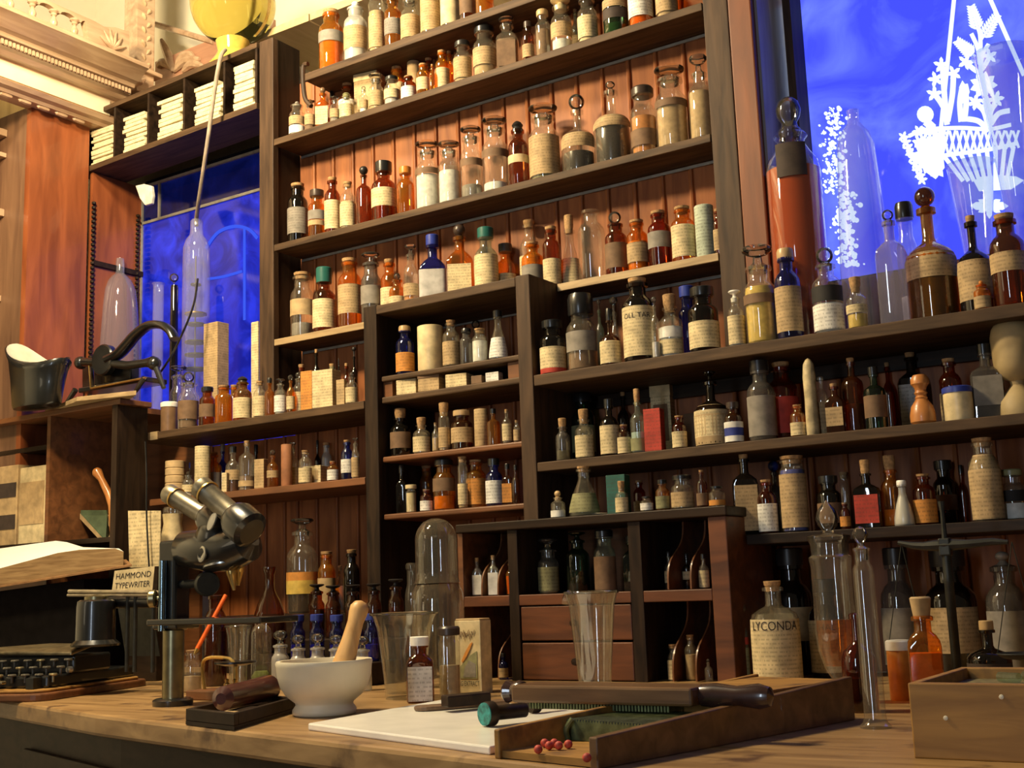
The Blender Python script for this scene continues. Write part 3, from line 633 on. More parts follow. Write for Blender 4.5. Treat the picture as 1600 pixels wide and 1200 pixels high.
ORD = 'first second third fourth fifth sixth seventh eighth ninth tenth eleventh twelfth thirteenth fourteenth fifteenth sixteenth seventeenth eighteenth nineteenth twentieth twenty-first twenty-second twenty-third twenty-fourth twenty-fifth twenty-sixth twenty-seventh twenty-eighth twenty-ninth thirtieth thirty-first thirty-second'.split()
def row(spec, top, yf, yb, place, group, zmax=9, xlim=(-9, 9), dy=0.006):
    """stands a shelf's things on it; the spec gives each one's column, top, width (photo pixels), build and look"""
    items = []
    for line in spec.strip().split('\n'):
        a, desc = line.split('|'); q = a.split(); items.append((float(q[0]), float(q[1]), float(q[2]), q[3:], desc.strip()))
    order = sorted(range(len(items)), key=lambda i: items[i][0]); rank = {i: k for k, i in enumerate(order)}
    placed = []
    for i in sorted(range(len(items)), key=lambda i: ('back' in items[i][3], 'front' not in items[i][3], i)):
        x, yt, w, q, desc = items[i]; back = 'back' in q; q = [e for e in q if e not in ('back', 'front')]; typ = q[0]
        flat = {'BOX': .7, 'CAN': 1, 'POT': 1, 'PIL': 1}.get(typ, 1)
        p0 = at(x, yt, yf+.03); R = w*mpp(p0)/2*1.02; R = min(R, (yb-yf)/2-.001)
        dR = R*flat; Y = yf+dR+dy if not back else yb-dR-.002
        for it in range(80):
            p = at(x, yt, Y); ok = True
            for (px, py, pr_) in placed:
                if (p.x-px)**2+(Y-py)**2 < (dR+pr_+.0005)**2: ok = False; break
            if ok or Y+dR > yb-.002: break
            Y += .003
        if not ok:                       # no room behind: slimmer, as the photo shows only a sliver of it
            Y = yb-dR-.002
            for it in range(24):
                p = at(x, yt, Y); bad = [1 for (px, py, pr_) in placed if (p.x-px)**2+(Y-py)**2 < (dR+pr_)**2]
                if not bad: break
                R *= .93; dR = R*flat; Y = yb-dR-.002
        while Y > yf+dR+.003 and not (xlim[0]+dR < at(x, yt, Y).x < xlim[1]-dR): Y -= .003
        p = at(x, yt, Y); H = min(p.z, zmax)-top; c = Vector((p.x, Y, top+.0004)); placed.append((p.x, Y, dR))
        lab = desc+', '+ORD[rank[i]]+' from left on '+place
        if typ == 'BOX': carton(c, 2*R, 2*R*flat, H, q[1], 'carton' if q[1] not in 'N' else 'wooden_box', lab, None, q[2] if len(q) > 2 and q[2] != '-' else None, group, q[3] if len(q) > 3 else None)
        elif typ in ('CAN', 'PIL', 'POT', 'WOD'): canister(c, H, R, q[1], {'CAN': 'paper_canister', 'PIL': 'pill_box', 'POT': 'ceramic_pot', 'WOD': 'wooden_canister'}[typ], lab, q[2] if len(q) > 2 and q[2] != '-' else None, group, int(q[3]) if len(q) > 3 else 0)
        elif typ == 'MIL': tag(MB().lathe([(0, 0), (.8*R, 0), (.98*R, H*.05), (R, H*.18), (.85*R, H*.36), (.45*R, H*.5), (.5*R, H*.53), (.4*R, H*.57), (.52*R, H*.62), (.42*R, H*.67), (.5*R, H*.74), (.72*R, H*.8), (.72*R, H*.9), (.5*R, H*.98), (0, H)], c, 24).build('turned_wooden_pot', W_TURN), lab, 'pot')
        elif typ == 'ROL': tag(MB().lathe([(0, 0), (.95*R, 0), (R, H*.1), (.92*R, H*.5), (.98*R, H*.75), (.8*R, H*.92), (.4*R, H*.98), (0, H)], c, 18).build('ivory_roll', plain('mottled ivory', (.5, .4, .22), .55, var=.4, scale=60)), lab, 'roll')
        else: bottle(c, H, R, typ, q[1], q[2], q[3], q[4], NAME[typ.lower()], lab, group, TEXTS.get(desc))
R0 = """
517 18 38 w o O60 G48-66! o4D | bright orange bottle with small grey label
555 3 36 w f W70 T22-62 mW | frosted jar of white powder, tan label
588 -12 25 v c T70 T8-62* oD | tan labelled vial wedged behind white jar
613 -12 26 w a - G25-58 b | amber bottle with grey label
640 -8 29 j c N50 T8-62 b | clear jar with plain tan label
671 -38 30 w c T60 T5-70* o | bottle wrapped in tan printed paper
702 -48 30 j c - C5-66*! d | bottle wrapped in plain cream paper
729 -52 25 m b - N12-60 o | brown bottle with brown label
755 -62 28 w o - - o | plain orange amber bottle
"""
R1 = """
464 159 24 j c W30 T34-60+W6-30! mG | small jar, tan label over white band
484 158 16 j c N40 T20-60 d | little clear jar with brown powder
504 137 22 N a - C6-58 bN | square amber bottle with long cream label
518 136 13 n b - - x back | thin brown bottle half hidden behind
523 152 15 m c G30 T20-58 d | tiny clear bottle with frosted stopper
541 145 21 m c V40 C8-62 pV | cream labelled bottle with green stopper
542 114 27 m b - W28-66 oD back | brown bottle with white label at back
577 102 40 BOX T T C back | large tan paper packet with pale lid
568 135 13 m c W30 T20-55 b | tiny clear bottle before tan packet
587 118 23 j c T45 T12-60 d | clear jar of tan powder
612 121 24 j c S60 C24-58 l | squat clear jar with cream label
619 88 27 m o - C48-68! oA back | orange bottle with cream shoulders behind
638 120 23 m b - W5-55 o | small brown bottle with white label
646 85 21 WOD T - 3 back | tan cone shaped wooden canister behind
661 101 21 w o - C14-56 oA | orange bottle with low cream label
669 84 16 w b - - oD back | dark brown stoppered bottle in shadow
675 101 10 n o - - o | slim little orange bottle
690 80 22 m o - C5-58 o | orange bottle with tall cream label
701 68 18 n a - - oD back | rusty amber bottle behind
722 66 28 j c T60 T10-64 lK | clear jar with dark stopper, tan label
756 44 36 j c T50 T22-60 l | larger clear jar with tan label
791 25 33 M c N66 N5-60! d | square clear bottle of brown liquid
824 35 18 m b - T8-45 xD | small dark bottle with tan label
847 17 24 w c N62 - lT | small clear jar of brown powder
875 -4 32 j c W24 T28-60 dC | clear jar with white powder below label
897 -14 15 n q - T10-50 o back | slim greenish bottle behind
916 -6 30 j c C50 C10-58 l | clear jar with cream label
958 -44 38 w g V20 T50-66+D28-48! o | tall jar with torn dark label
997 -54 37 w a O20 W18-68 x | orange bottle with large white label
1038 -54 33 j c T30 T10-60 d | dusty clear jar beside upright
"""
R2 = """
465 288 31 w x - G14-60 o | dark bottle with large grey label
495 298 27 w a - G40-62!+T26-38! xD | amber bottle with grey and tan bands
519 278 24 m b - C6-60 o | brown bottle with cream label
543 285 24 m c C60 C5-55 o | bottle of cream powder with cork
568 260 24 t b - - bK | tall dark brown bottle without label
599 254 38 m b - C26-62 x3 | brown bottle, black cap, white torn label
633 262 27 m o - - xA | glowing orange bottle without any label
667 224 38 j c W58 N58-68! d | jar of white powder with brown band
701 224 35 j c W60 - d | jar of white crystals
735 201 34 j c G20 N50-62! d | clear jar with plain brown band
772 187 41 j c W14 N52-64! d | big clear jar with brown band, nearly empty
808 189 31 m b - C38-52! pK | dark bottle with cream oval label
848 168 47 j c V60 T6-66 d | jar with large tan label
900 148 52 q c K30 T36-58 b4 | squat bottle of black liquid, tan label
953 128 58 q c K50 T46-62 m | wide bottle of black ink, cream label
1003 138 41 j c A60 N12-38! lD | jar of rusty brown powder, dark stopper
1045 108 49 j c T66 N56-66! d | jar of tan powder with brown band
1090 89 37 m c T70 - d4 | tall bottle of pale brown liquid
"""
R3 = """
472 427 36 j c G22 T34-60! oT | wide clear jar, dark powder at bottom
506 419 35 m b - C8-62 xE4 | brown bottle, dark green cap, cream label
546 405 36 w a - T20-64 o | amber jar with tan label and cork
579 397 31 j s G55 G30-60! d | smoky grey jar with disc stopper
608 406 28 m a - C4-56 oD | amber bottle with cream label
620 427 25 m a - C6-54 b front | short amber bottle with cream label
641 384 23 m c A30 T30-50 d | clear bottle with broad disc stopper
675 368 41 N k S55 S2-62*! xB | square bottle in grey paper, cobalt neck
717 351 41 N a - C4-58 bD | square amber bottle with long label
758 357 36 m q - C2-70* xE | bottle wholly wrapped in cream paper, teal cap
789 382 36 m a - C8-54 xD | squat amber bottle with tan label
826 345 32 m c - C30-56 o back | clear bottle with pale stopper behind
831 379 34 m o - G22-54! o | orange bottle with grey oval label
860 355 27 w b - C4-48 oA | dark brown bottle with orange stopper
888 337 36 e c C45 C6-50 oG4 | conical bottle of pale roots, cloth stopper
922 329 42 m c - - - | large empty clear bottle
960 331 34 w b - N12-60 b4 | dark bottle with bright glass ball stopper
994 345 32 w a Y60 T16-56 oD | amber jar of yellow powder
1028 331 35 w r - G34-64! oD | red amber bottle with grey label
1065 324 36 w a - C8-68 oA | amber jar with cream printed label
1099 323 29 CAN M - | pale green tin cylinder with red print
1120 327 15 m b - T8-56 o | small brown bottle beside upright
"""
RK1 = """
265 629 26 POT N W | brown pot with white lid
279 573 27 j c W40 - d back | tall clear jar with large disc stopper
295 581 31 j c N55 N20-60! b4 | clear jar with brown label, ball stopper
324 605 24 w b - N24-60 l | small dark lidded brown jar
350 603 27 w o - - oA | round orange jar without label
366 602 18 w o - - o back | orange jar tucked behind
379 588 28 m a - C6-58 pK | amber bottle with pointed black stopper
406 596 19 m c C55 C4-62 oW | small clear bottle with cream label
421 591 15 n a - - x | slim amber bottle
438 593 18 m c W62 W8-60 d | little clear bottle with white label
454 586 12 n o - C10-50 b | very slim orange bottle
466 582 17 m c C50 C4-60 b | cream labelled bottle with bright ball stopper
471 570 15 w b - T20-50 o back | corked brown bottle behind tan box
473 549 15 t x - - x back | tall dark bottle behind
482 581 20 BOX O - | orange tan box beside lettered carton
494 546 14 t x - - o back | tall dark bottle with cork
510 580 36 BOX C | white carton covered in handwriting
519 569 15 w q - T20-50 o back | corked bottle behind lettered carton
529 559 12 t x - - pK back | slim dark stoppered bottle behind
534 594 14 BOX T - | small tan box
541 568 15 n b - - o back | corked brown bottle behind
549 582 18 m c T55 C4-60 b | clear bottle with cream label near upright
553 542 11 t x - - bK back | dark bottle with shiny stopper
"""
RK2 = """
274 721 30 WOD T - 4 | stacked tan turned wooden canister
294 737 18 m c S40 C20-54 b | small clear bottle before canister
298 723 13 n s - - xB back | slim grey bottle behind
317 698 24 CAN C - | tall cream paper cylinder
332 707 28 m o Y50 G4-56! oD | orange brown bottle with big grey label
348 689 17 t k - - xG back | cobalt bottle with grey lid
352 739 9 BOX C | narrow cream box
364 698 22 n c L40 T30-55 x | clear bottle with dark liquid
386 689 25 t c N30 T8-20! oP | tall clear bottle with pinkish cork
400 695 13 n x - - xK back | black bottle in shadow
408 718 17 BOX T | tan box with black print
426 703 17 n a - T30-52 b | slim amber bottle with round stopper
448 695 17 WOD Q - | brown terracotta pot
457 692 20 n c N50 T6-50 d | clear bottle of brown liquid
477 704 20 m c C40 C5-50 o | clear corked bottle at end of tan box
493 729 32 BOX C T | long cream box with framed label
496 688 10 t x - - x back | thin black bottle behind
510 692 17 w f - - o back | big cork in dim clear bottle
520 721 17 m a - W6-60 oA | small amber bottle with white label
542 688 18 m k - W18-54 o | vivid blue bottle, white label and cork
555 685 12 m c T50 T5-60 d | slender bottle with tan label beside upright
"""
RM1 = """
632 510 28 m k - O6-48 lT | blue necked bottle with orange label
672 511 40 POT C - | large cream paper pot
685 517 16 n c V40 - d | small clear bottle before cream pot
704 501 26 m c T55 T4-56 o | clear bottle with tan label
728 514 20 w s - - l | grey glass jar
743 498 18 m c - - b back | bottle with round glass ball stopper
749 514 25 w c W66 - oP | white filled jar with pink lid
777 486 29 e c W50 W4-50 x | conical bottle with white label
"""
RM2 = """
640 588 34 BOX C | cream printed packet
675 579 36 BOX T - N | tan box with gold seals
718 586 36 BOX C | flat tan carton
747 588 18 BOX N - | small brown box
772 583 22 BOX W - | little white box
"""
RM3 = """
625 639 31 m x - N20-62*! oP4 | round dark bottle with brown band
658 653 26 m c C50 C6-58 o4 | clear bottle with yellow label and cork
680 661 11 n c T50 - o | very small clear vial
693 630 17 v c T60 T8-60 o4 | tall tan vial with long cork
721 642 33 w b - T18-62* xT | brown jar with tan label
751 640 21 CAN T - | tan paper cylinder
770 639 20 t a - - x | slim amber bottle with white glint
791 640 14 n c G30 C8-60 o | slim bottle with pale label
807 657 10 m c T60 T8-60 o | tiny tan bottle beside post
"""
RM4 = """
627 727 17 N x - - x | dark square slim bottle
642 758 16 v c C80 - xC | cream powder vial
666 725 24 w a Y40 - oA back | yellow amber jar behind small bottle
666 765 19 m r - W4-50 oA front | little red bottle with white label
693 718 34 j a Y30 N40-68 lK | large yellow jar, brown label, black lid
722 714 15 v c T40 C8-50 o | tall clear vial with cork
743 719 30 w o - O8-64 oP | orange labelled amber jar
771 717 26 m k - W6-60 x | dark blue bottle with white label
792 725 17 T b - O6-58 x | brown bottle with orange brown label
805 727 12 t b - - x | slim brown bottle beside post
"""
TEXTS['large dark bottle, cream label, cork'] = ('OLL TAR', 'C', .44, .8)
RL1 = """
862 502 40 w x - C12-56+R2-12! x | dark bottle with cream and red label
906 461 47 j c N55 G30-62! l4 | tall clear jar of dark brown powder
935 469 14 t q - - d back | slim greenish bottle in shadow
951 483 32 q b - C4-52 x4 | small bottle, orange emblem on tan label
958 464 18 n c - - b4 back | bottle with round silver ball stopper
995 436 50 m x - C6-68 o | large dark bottle, cream label, cork
1021 464 13 t c S30 - b3 | thin clear tube with shiny ball
1045 461 36 m c W60 C6-34+W38-58! o4 | clear bottle with two pale labels, cork
1072 448 30 w k - - xB back | dark blue bottle in shadow
1096 450 46 w x - C6-52 x | dark bottle, cream label, blue lip
1147 455 25 m c W50 C4-62 dW | small pale bottle with round emblem
1182 387 49 j c Y72 N50-62! d4 | jar of yellow powder, brown band
1226 390 39 m k - T8-62 lT | cobalt bottle with torn tan label
1287 387 46 m c W42 K44-66!+W4-40 b4 | clear jar of white powder, black band
1335 434 31 m c Y34 C36-56 o4 | small vial of yellow powder with cork
1386 328 46 T l - - b2 | tall eight sided lilac glass bottle
1443 293 78 q a K50 T36-58 b~ | huge amber bottle with torn label, ring stopper
1411 318 34 j c W30 - l back | clear jar glowing white by window
1515 338 52 q x - T14-56 oD | round dark bottle with tan label
1532 439 24 w o - T5-52 bA front | tiny orange bottle before dark bottle
1568 336 52 m b - T38-60 o | brown bottle with tan band and cork
"""
RL2 = """
878 654 22 m s V30 - o4 | small grey corked bottle
909 611 38 w g - V20-60! l back | big dark jar in shadow
911 640 28 m c C50 C4-58 oP4 | clear corked bottle with cream label
950 624 29 n x - C4-60 x | dark bottle with large cream label
972 602 22 t x - - oT back | tall black bottle with tan cork
974 664 20 m b - C4-60 oT | short bottle with cream label
994 608 24 n q S40 V4-28! oG4 | clear corked bottle of grey powder
1021 640 27 BOX R - | bright red printed box
1034 603 34 BOX C N C back | tall cream box behind red box
1060 650 22 m r - C4-54 oD | little brown bottle with cream label
1078 647 18 BOX N - back | brown box standing behind
1108 581 54 q x N30 T2-62*!+C14-54 d | big round bottle with tattered cream label
1144 629 28 m b - W4-20!+B20-42!+W42-58! xD | small bottle with blue and white label
1185 564 42 m s G60 G6-62*! xK | smoky grey bottle with thin neck
1219 567 48 m r - R10-58! oD | dark red bottle with lattice pattern
1245 633 23 m a Y40 C4-46 oA front | tiny yellow bottle with cream label
1262 560 20 ROL | tall rolled ivory coloured stick
1281 589 21 n c T40 T8-56 - | clear slim bottle with tan label
1302 600 29 N b - T14-54 oA front | square bottle, pale label, orange cork
1328 560 33 t b V40 - o | tall dark bottle with wide cork
1363 574 33 t g - N20-60! x | dark green bottle
1385 567 20 n r - - o back | reddish bottle behind green one
1419 531 44 T x - S6-64 oT back | dark rectangular bottle with grey green label
1436 585 38 MIL | turned orange wooden pestle holder with knob
1481 561 34 m r - T5-50 oT | red brown bottle with cork
1495 605 43 POT C B front | cream pot with blue lid
1536 538 48 T s G50 G20-64! x | dark grey square bottle
"""
RPT = """
871 767 22 m c W35 W4-36! bT5 | small clear bottle with metal dome
911 729 48 e c V30 V8-48 o | wide clear flask with olive label
965 743 31 BOX E - | dark green card box
970 752 19 m c C60 C4-60 oP4 front | cream bottle with cork before green box
998 751 20 m r - T6-46 oD back | reddish bottle with dark cork
1010 776 19 w c V30 W10-60 lK front | little jar with white label
1034 750 21 m a V30 V6-52 x | amber bottle with green label
1065 743 35 j c T30 T6-54 l | clear jar with tan printed label
1095 735 17 n b - N5-40 o | slim dark bottle with cork
1119 760 24 w c O30 O5-34! l | small clear jar with orange base
"""
RL3 = """
1161 710 39 T x - T5-66 o | rectangular black bottle with tall tan label
1196 750 29 m r - W4-58 oA front | small red brown bottle with white label
1207 710 26 t s - - bB3 back | tall bottle with blue ball stopper
1236 713 40 v c B86 T6-80 o | tall corked jar of dark blue crystals
1293 744 36 w x - N14-56 x | dark bottle hidden by glass spire
1317 738 15 v c S40 - o back | slim clear corked tube
1319 786 15 m r - O10-50 o | tiny orange bottle
1350 719 40 T x - R8-60 o4 | black bottle with bright red label
1388 712 32 m a Y30 - o4 | amber bottle of yellow powder, cork
1408 751 31 e f W70 - lW front | frosted bottle of white powder
1441 741 34 m r - O4-52 oT | bottle with orange tan label
1472 720 36 w x - N28-54! x back | dark flared neck bottle
1500 727 14 n r - - x back | slim dark bottle in shadow
1533 685 46 w c T70 T2-84* o | tall bottle wrapped in tied brown paper
1579 734 38 j c W36 K40-64!+W4-36! lV | clear jar with black band, white base
"""
row(R0, S0, YU+.004, YB+.02, 'topmost shelf', 'bottles on the topmost shelf')
row(R1, S1, YU, YB, 'second highest shelf', 'bottles on the second highest shelf', S0-.022)
row(R2, S2, YU, YB, 'third highest shelf', 'bottles on the third highest shelf', S1-.019)
row(R3, S3, YU, YB, 'fourth highest shelf', 'bottles on the fourth highest shelf', S2-.019)
row(RK1, K1, YS, 2.135, 'shelf beside iron scale', 'bottles beside the iron scale')
row(RK2, K2, YS, YB, 'shelf behind microscope', 'bottles behind the microscope', K1-.02)
row(RM1, M1, YS+.012, YB, 'top cupboard shelf', 'bottles in the open cupboard', S3-.022, xlim=(-1.667, -1.301))
row(RM2, M2, YS+.012, YB, 'narrow cupboard slot', 'packets in the cupboard slot', M1-.0135, xlim=(-1.667, -1.301))
row(RM3, M3, YS+.012, YB, 'cupboard third shelf', 'bottles in the open cupboard', M2-.015, xlim=(-1.667, -1.301))
row(RM4, M4, YS+.012, YB, 'lowest cupboard shelf', 'bottles in the open cupboard', M3-.013, xlim=(-1.667, -1.301))
row(RL1, L1, YS, 2.15, 'shelf under window', 'bottles on the shelf under the window', xlim=(-1.264, 9))
row(RL2, L2, YS, YB, 'second shelf under window', 'bottles on the second shelf under the window', L1-.024, (-1.264, 9))
row(RPT, PT, YP, 2.13, 'drawer cabinet top', 'bottles on top of the drawer cabinet', L2-.02)
row(RL3, L3, YS, YB, 'third shelf under window', 'bottles on the third shelf under the window', L2-.02)
def one(x, yt, w, Y, z, typ, gl, fill, lab, stop, label, name=None, group=None, txt=None):
    p = at(x, yt, Y); return bottle(Vector((p.x, Y, z+.0004)), p.z-z, w*mpp(p)/2*.97, typ, gl, fill, lab, stop, name or NAME[typ.lower()], label, group, txt)
# big bottles on the counter under the long shelves
one(1206, 908, 77, 1.915, CT, 't', 'c', 'C62', 'C3-67', 'oD', 'large clear bottle labelled with bold dark capitals, beside the drawer cabinet', txt=('LYCONDA', 'C', .52, .89, .82))
one(1232, 857, 62, 2.14, CT, 'm', 'x', '-', 'T30-60!', 'xK', 'tall dark bottle standing behind the large capital lettered bottle')
one(1158, 943, 15, 1.985, CT, 'm', 'q', '-', 'R55-66!+V8-50', 'b', 'small bottle with dark red band squeezed against the drawer cabinet')
one(1286, 905, 56, 2.08, CT, 'm', 'x', '-', 'C6-66', 'xK', 'dark bottle with pale label behind the tall glass spire jar', txt=('HAL', 'C', .5, .86))
one(1397, 856, 56, 2.12, CT, 'm', 's', 'G50', 'G10-60!', 'xK', 'smoky dark bottle with grey label behind the tall thin cylinder')
one(1478, 859, 80, 2.10, CT, 'm', 'x', '-', 'T22-62', 'xK', 'large dark round bottle with tan label behind the black balance')
one(1565, 862, 64, 2.07, CT, 'm', 's', 'G45', 'G8-60!', 'mG', 'dusty clear bottle near the end of the counter behind balance')
one(1540, 970, 68, 1.86, CT, 'q', 'x', '-', 'D8-46!', 'xT', 'squat dark bottle with pale cork behind the wooden crate')
one(1440, 962, 52, 1.60, CT, 'M', 'o', 'O60', '-', '-', 'square orange amber bottle with frilled paper stopper behind the crate')
one(1335, 958, 54, 1.56, CT, 'q', 'r', 'K34', '-', '-', 'round reddish bottle half full of dark liquid behind thin cylinder')
canister(Vector((at(1403, 1000, 1.72).x, 1.72, CT)), at(1403, 1000, 1.72).z-CT, 38*mpp(at(1403, 1000, 1.72))/2, 'A', 'ceramic_pot', 'rust coloured pot with pale paper lid beside the orange bottle', 'W')
# things in the pigeonholes
GP = 'bottles in the pigeonholes'
for x, yt, w, Y, z, *r in (
 (745, 872, 17, 1.96, 1.088, 'N', 'c', 'W55', 'W4-58!', 'oP', 'white labelled slim bottle in the first pigeonhole of drawer cabinet'),
 (770, 868, 18, 1.96, 1.088, 'N', 'c', 'W58', 'W2-60!', 'oP', 'white labelled slim bottle in the second pigeonhole, taller pink cork'),
 (796, 873, 14, 1.97, 1.088, 'n', 'o', 'O60', '-', 'pD', 'slim orange bottle in the third pigeonhole beside black upright'),
 (855, 842, 33, 1.99, 1.088, 'j', 'c', 'V60', 'V6-60', 'd4', 'clear jar with wide disc stopper above the two drawers'),
 (901, 832, 38, 2.0, 1.088, 'm', 'g', 'K40', '-', 'd', 'dark clear bottle with disc stopper above the two drawers'),
 (943, 828, 35, 1.98, 1.088, 'j', 'q', 'N50', 'N4-62', 'l', 'clear jar with brown label and corked lid above the drawers'),
 (988, 837, 33, 2.0, 1.088, 'M', 'g', '-', '-', 'x', 'dark green square bottle above the drawers beside black divider'),
 (1044, 862, 15, 1.98, 1.088, 'n', 'c', '-', 'C20-55', 'x', 'slim cream labelled bottle in the first pigeonhole on the far side'),
 (1072, 865, 14, 2.0, 1.088, 'n', 'x', '-', 'C30-56', 'x', 'slim dark bottle in the middle pigeonhole on the far side'),
 (1098, 866, 16, 1.97, 1.088, 'n', 'c', 'C40', 'C5-60', 'x', 'slim bottle with round emblem in the last upper pigeonhole'),
 (1051, 1007, 19, 1.97, CT, 'j', 'c', 'C60', 'C4-60', 'o', 'small cream jar in the lower pigeonhole beside black divider'),
 (1078, 992, 21, 1.98, CT, 'm', 'c', 'T60', '-', 'oT', 'small corked bottle of tan powder in middle lower pigeonhole'),
 (1106, 1030, 13, 1.96, CT, 'n', 'c', '-', '-', 'b', 'tiny clear bottle in the last lower pigeonhole'),
 (786, 1021, 15, 1.95, CT, 'n', 'k', '-', 'T10-50', 'x', 'small dark bottle in the lower pigeonhole beside the carton')):
    one(x, yt, w, Y, z, *r[:5], r[5], None, GP)
# behind the mortar: three tiers of small shop bottles
for i, (x, yt) in enumerate(((495, 913), (520, 915), (551, 914), (584, 912), (618, 905))): one(x, yt, 25, 1.93, 1.012, 'j', 'b', 'L60', '-', 'dK', 'dark amber bottle with flat disc stopper in the back tier, '+ORD[i]+' along', None, 'dark amber tier bottles')
for i, (x, yt) in enumerate(((465, 961), (495, 960), (526, 961), (557, 960), (580, 959))): one(x, yt, 24, 1.82, .972, 'j', 'k', 'B40', '-', 'xB', 'cobalt blue bottle in the middle tier behind mortar, '+ORD[i]+' along', None, 'cobalt tier bottles')
for i, (x, yt) in enumerate(((438, 985), (466, 992), (496, 990), (525, 992), (566, 994))): one(x, yt, 29, 1.69, CT, 'j', 'f', '-', '-', 'm5', 'frosted clear bottle in the front tier behind mortar, '+ORD[i]+' along', None, 'frosted tier bottles')
st = thing('bottle_stand', 'dark stepped wooden stand carrying tiers of small bottles behind the mortar', 'stand', (at(520, 1000, 1.9).x, 1.9, CT))
xa, xb = at(440, 990, 1.8).x-.03, at(640, 960, 1.9).x
MB().box((xa, 1.775, CT), (xb, 1.872, .972)).build('step', W_DARK, st, 0, bevel=.002); MB().box((xa, 1.874, CT), (xb, 1.985, 1.012)).build('step', W_DARK, st, 0, bevel=.002)
# standing behind the tiers
one(472, 811, 50, 2.06, 1.06, 'm', 'c', 'D50', 'O40-50!+Y24-40!', 'd', 'clear bottle of dark liquid, orange and yellow label, tall disc stopper, against matchboard')
one(510, 862, 28, 2.06, 1.06, 'w', 'o', 'O50', 'T8-60!', 'oA', 'orange bottle with cork behind the amber tier bottles')
one(531, 884, 16, 2.1, 1.06, 'n', 'c', '-', 'W6-60!', 'o', 'small white labelled bottle between orange and black bottles')
one(549, 859, 27, 2.04, 1.06, 'm', 'x', '-', '-', 'o', 'black bottle with cork behind the amber tier bottles')
one(421, 886, 54, 1.86, .985, 'f', 'b', 'L40', '-', '-', 'round bellied amber flask with flared neck beside the microscope')
rs = thing('riser_board', 'dark raised ledge against the matchboard behind the tier bottles', 'ledge', (-1.98, 2.1, CT))
MB().box((-2.2, 2.01, CT), (-1.71, 2.19, 1.06)).build('riser', W_DARK, rs, 0)
rs = thing('riser_block', 'low dark block under the round amber flask', 'block', (at(421, 1000, 1.86).x, 1.86, CT))
p = at(421, 950, 1.86); MB().box((p.x-.05, 1.82, CT), (p.x+.05, 1.9, .985)).build('block', W_DARK, rs, 0)
one(337, 930, 36, 1.72, CT, 'w', 'b', 'L60', '-', '-', 'round shouldered brown bottle behind the orange rod')
one(270, 793, 34, 1.86, CT, 'v', 'c', 'N60', 'C72-96*!', '-', 'tall clear vial with cream paper cover behind the microscope')
# ------------------------------------------------------------------ things standing free on the counter and on the left cabinet
def glasslathe(name, label, cat, c, prof, gl='c', seg=32, group=None, rim=False):
    o = thing(name, label, cat, c, group); MB().lathe(prof, c, seg).build('body', GL[gl], o)
    if rim:
        r, z = max(((r, z) for r, z in prof if z > max(q[1] for q in prof)-.004), key=lambda q: q[0]); MB().lathe([(r-.0022, z-.002), (r+.0012, z-.0025), (r+.002, z), (r+.0008, z+.0014), (r-.0022, z+.0006)], c, seg).build('rim', GS, o)
    return o
def V3(x, y, z): return Vector((x, y, z))
# mortar and pestle
c = V3(at(507, 1100, 1.345).x, 1.345, CT); k = mpp(c+V3(0, 0, .05)); zr = at(507, 1031, 1.345).z-CT; R = 75.5*k
mo = thing('mortar', 'cream stone mortar on the counter holding a wooden pestle', 'mortar', c)
MB().lathe([(0, 0), (.6*R, 0), (.655*R, .03*zr), (.66*R, .1*zr), (.59*R, .19*zr), (.6*R, .23*zr), (.78*R, .36*zr), (.9*R, .52*zr), (.965*R, .72*zr), (.985*R, .9*zr), (1.0*R, .96*zr), (.985*R, zr), (.9*R, zr), (.87*R, .93*zr), (.8*R, .6*zr), (.55*R, .36*zr), (0, .3*zr)], c, 48).build('bowl', MARBLE, mo, 60)
a, b_ = at(561, 952, 1.37), at(533, 1052, 1.33); d = (b_-a)
tag(MB().tube([a-d*.13, a-d*.10, a-d*.03, a+d*.06, a+d*.2, a+d*.5, a+d*.85, a+d*1.1, a+d*1.2], [.003, .0095, .0138, .0138, .0116, .0128, .0165, .0175, .011], 20).build('pestle', W_PESTLE), 'honey coloured wooden pestle leaning in the stone mortar', 'pestle')
# marble slab with a dark paddle and block on it
A, B, D = atz(481, 1130, CT+.009), atz(765, 1166, CT+.009), atz(702, 1091, CT+.009)
sl = MB().slab([A, B, B+(D-A), D], (0, 0, -.009)).build('marble_slab', plain('white veined marble', (.86, .84, .77), .25, var=.07, scale=18), None, 0, bevel=.002); tag(sl, 'white marble slab lying on the counter in front of the mortar', 'slab')
z = CT+.0095; pa, pb = atz(648, 1111, z), atz(790, 1100, z); u = (pb-pa).normalized(); v = V3(-u.y, u.x, 0)
pts = [pa+u*(.02-.02*math.cos(t))*1.0+v*.02*math.sin(t) for t in [-PI/2+PI*i/8-PI/2+PI/2 for i in range(0)]]
out = [pa+u*.018+v*.018*math.cos(t)-u*.018*math.sin(t) for t in [PI*i/8 for i in range(9)]]
pd = thing('spatula_paddle', 'thin dark wooden paddle lying on the white marble slab', 'paddle', pa)
MB().slab([out[i] for i in range(9)]+[pb-v*.016, pb+v*.016], (0, 0, .006)).build('blade', wood('grey brown wood', (.1, .06, .035), (.2, .12, .07), 'x', 8), pd, 0, bevel=.002)
z2 = z+.0065; pa2, pb2 = atz(700, 1106, z2), atz(768, 1099, z2); w = v*.028
tag(MB().slab([pa2, pb2, pb2+w, pa2+w], (0, 0, .015)).build('hone_block', W_DARK, None, 0, bevel=.002), 'dark wooden block lying on the paddle beside the carton', 'block')
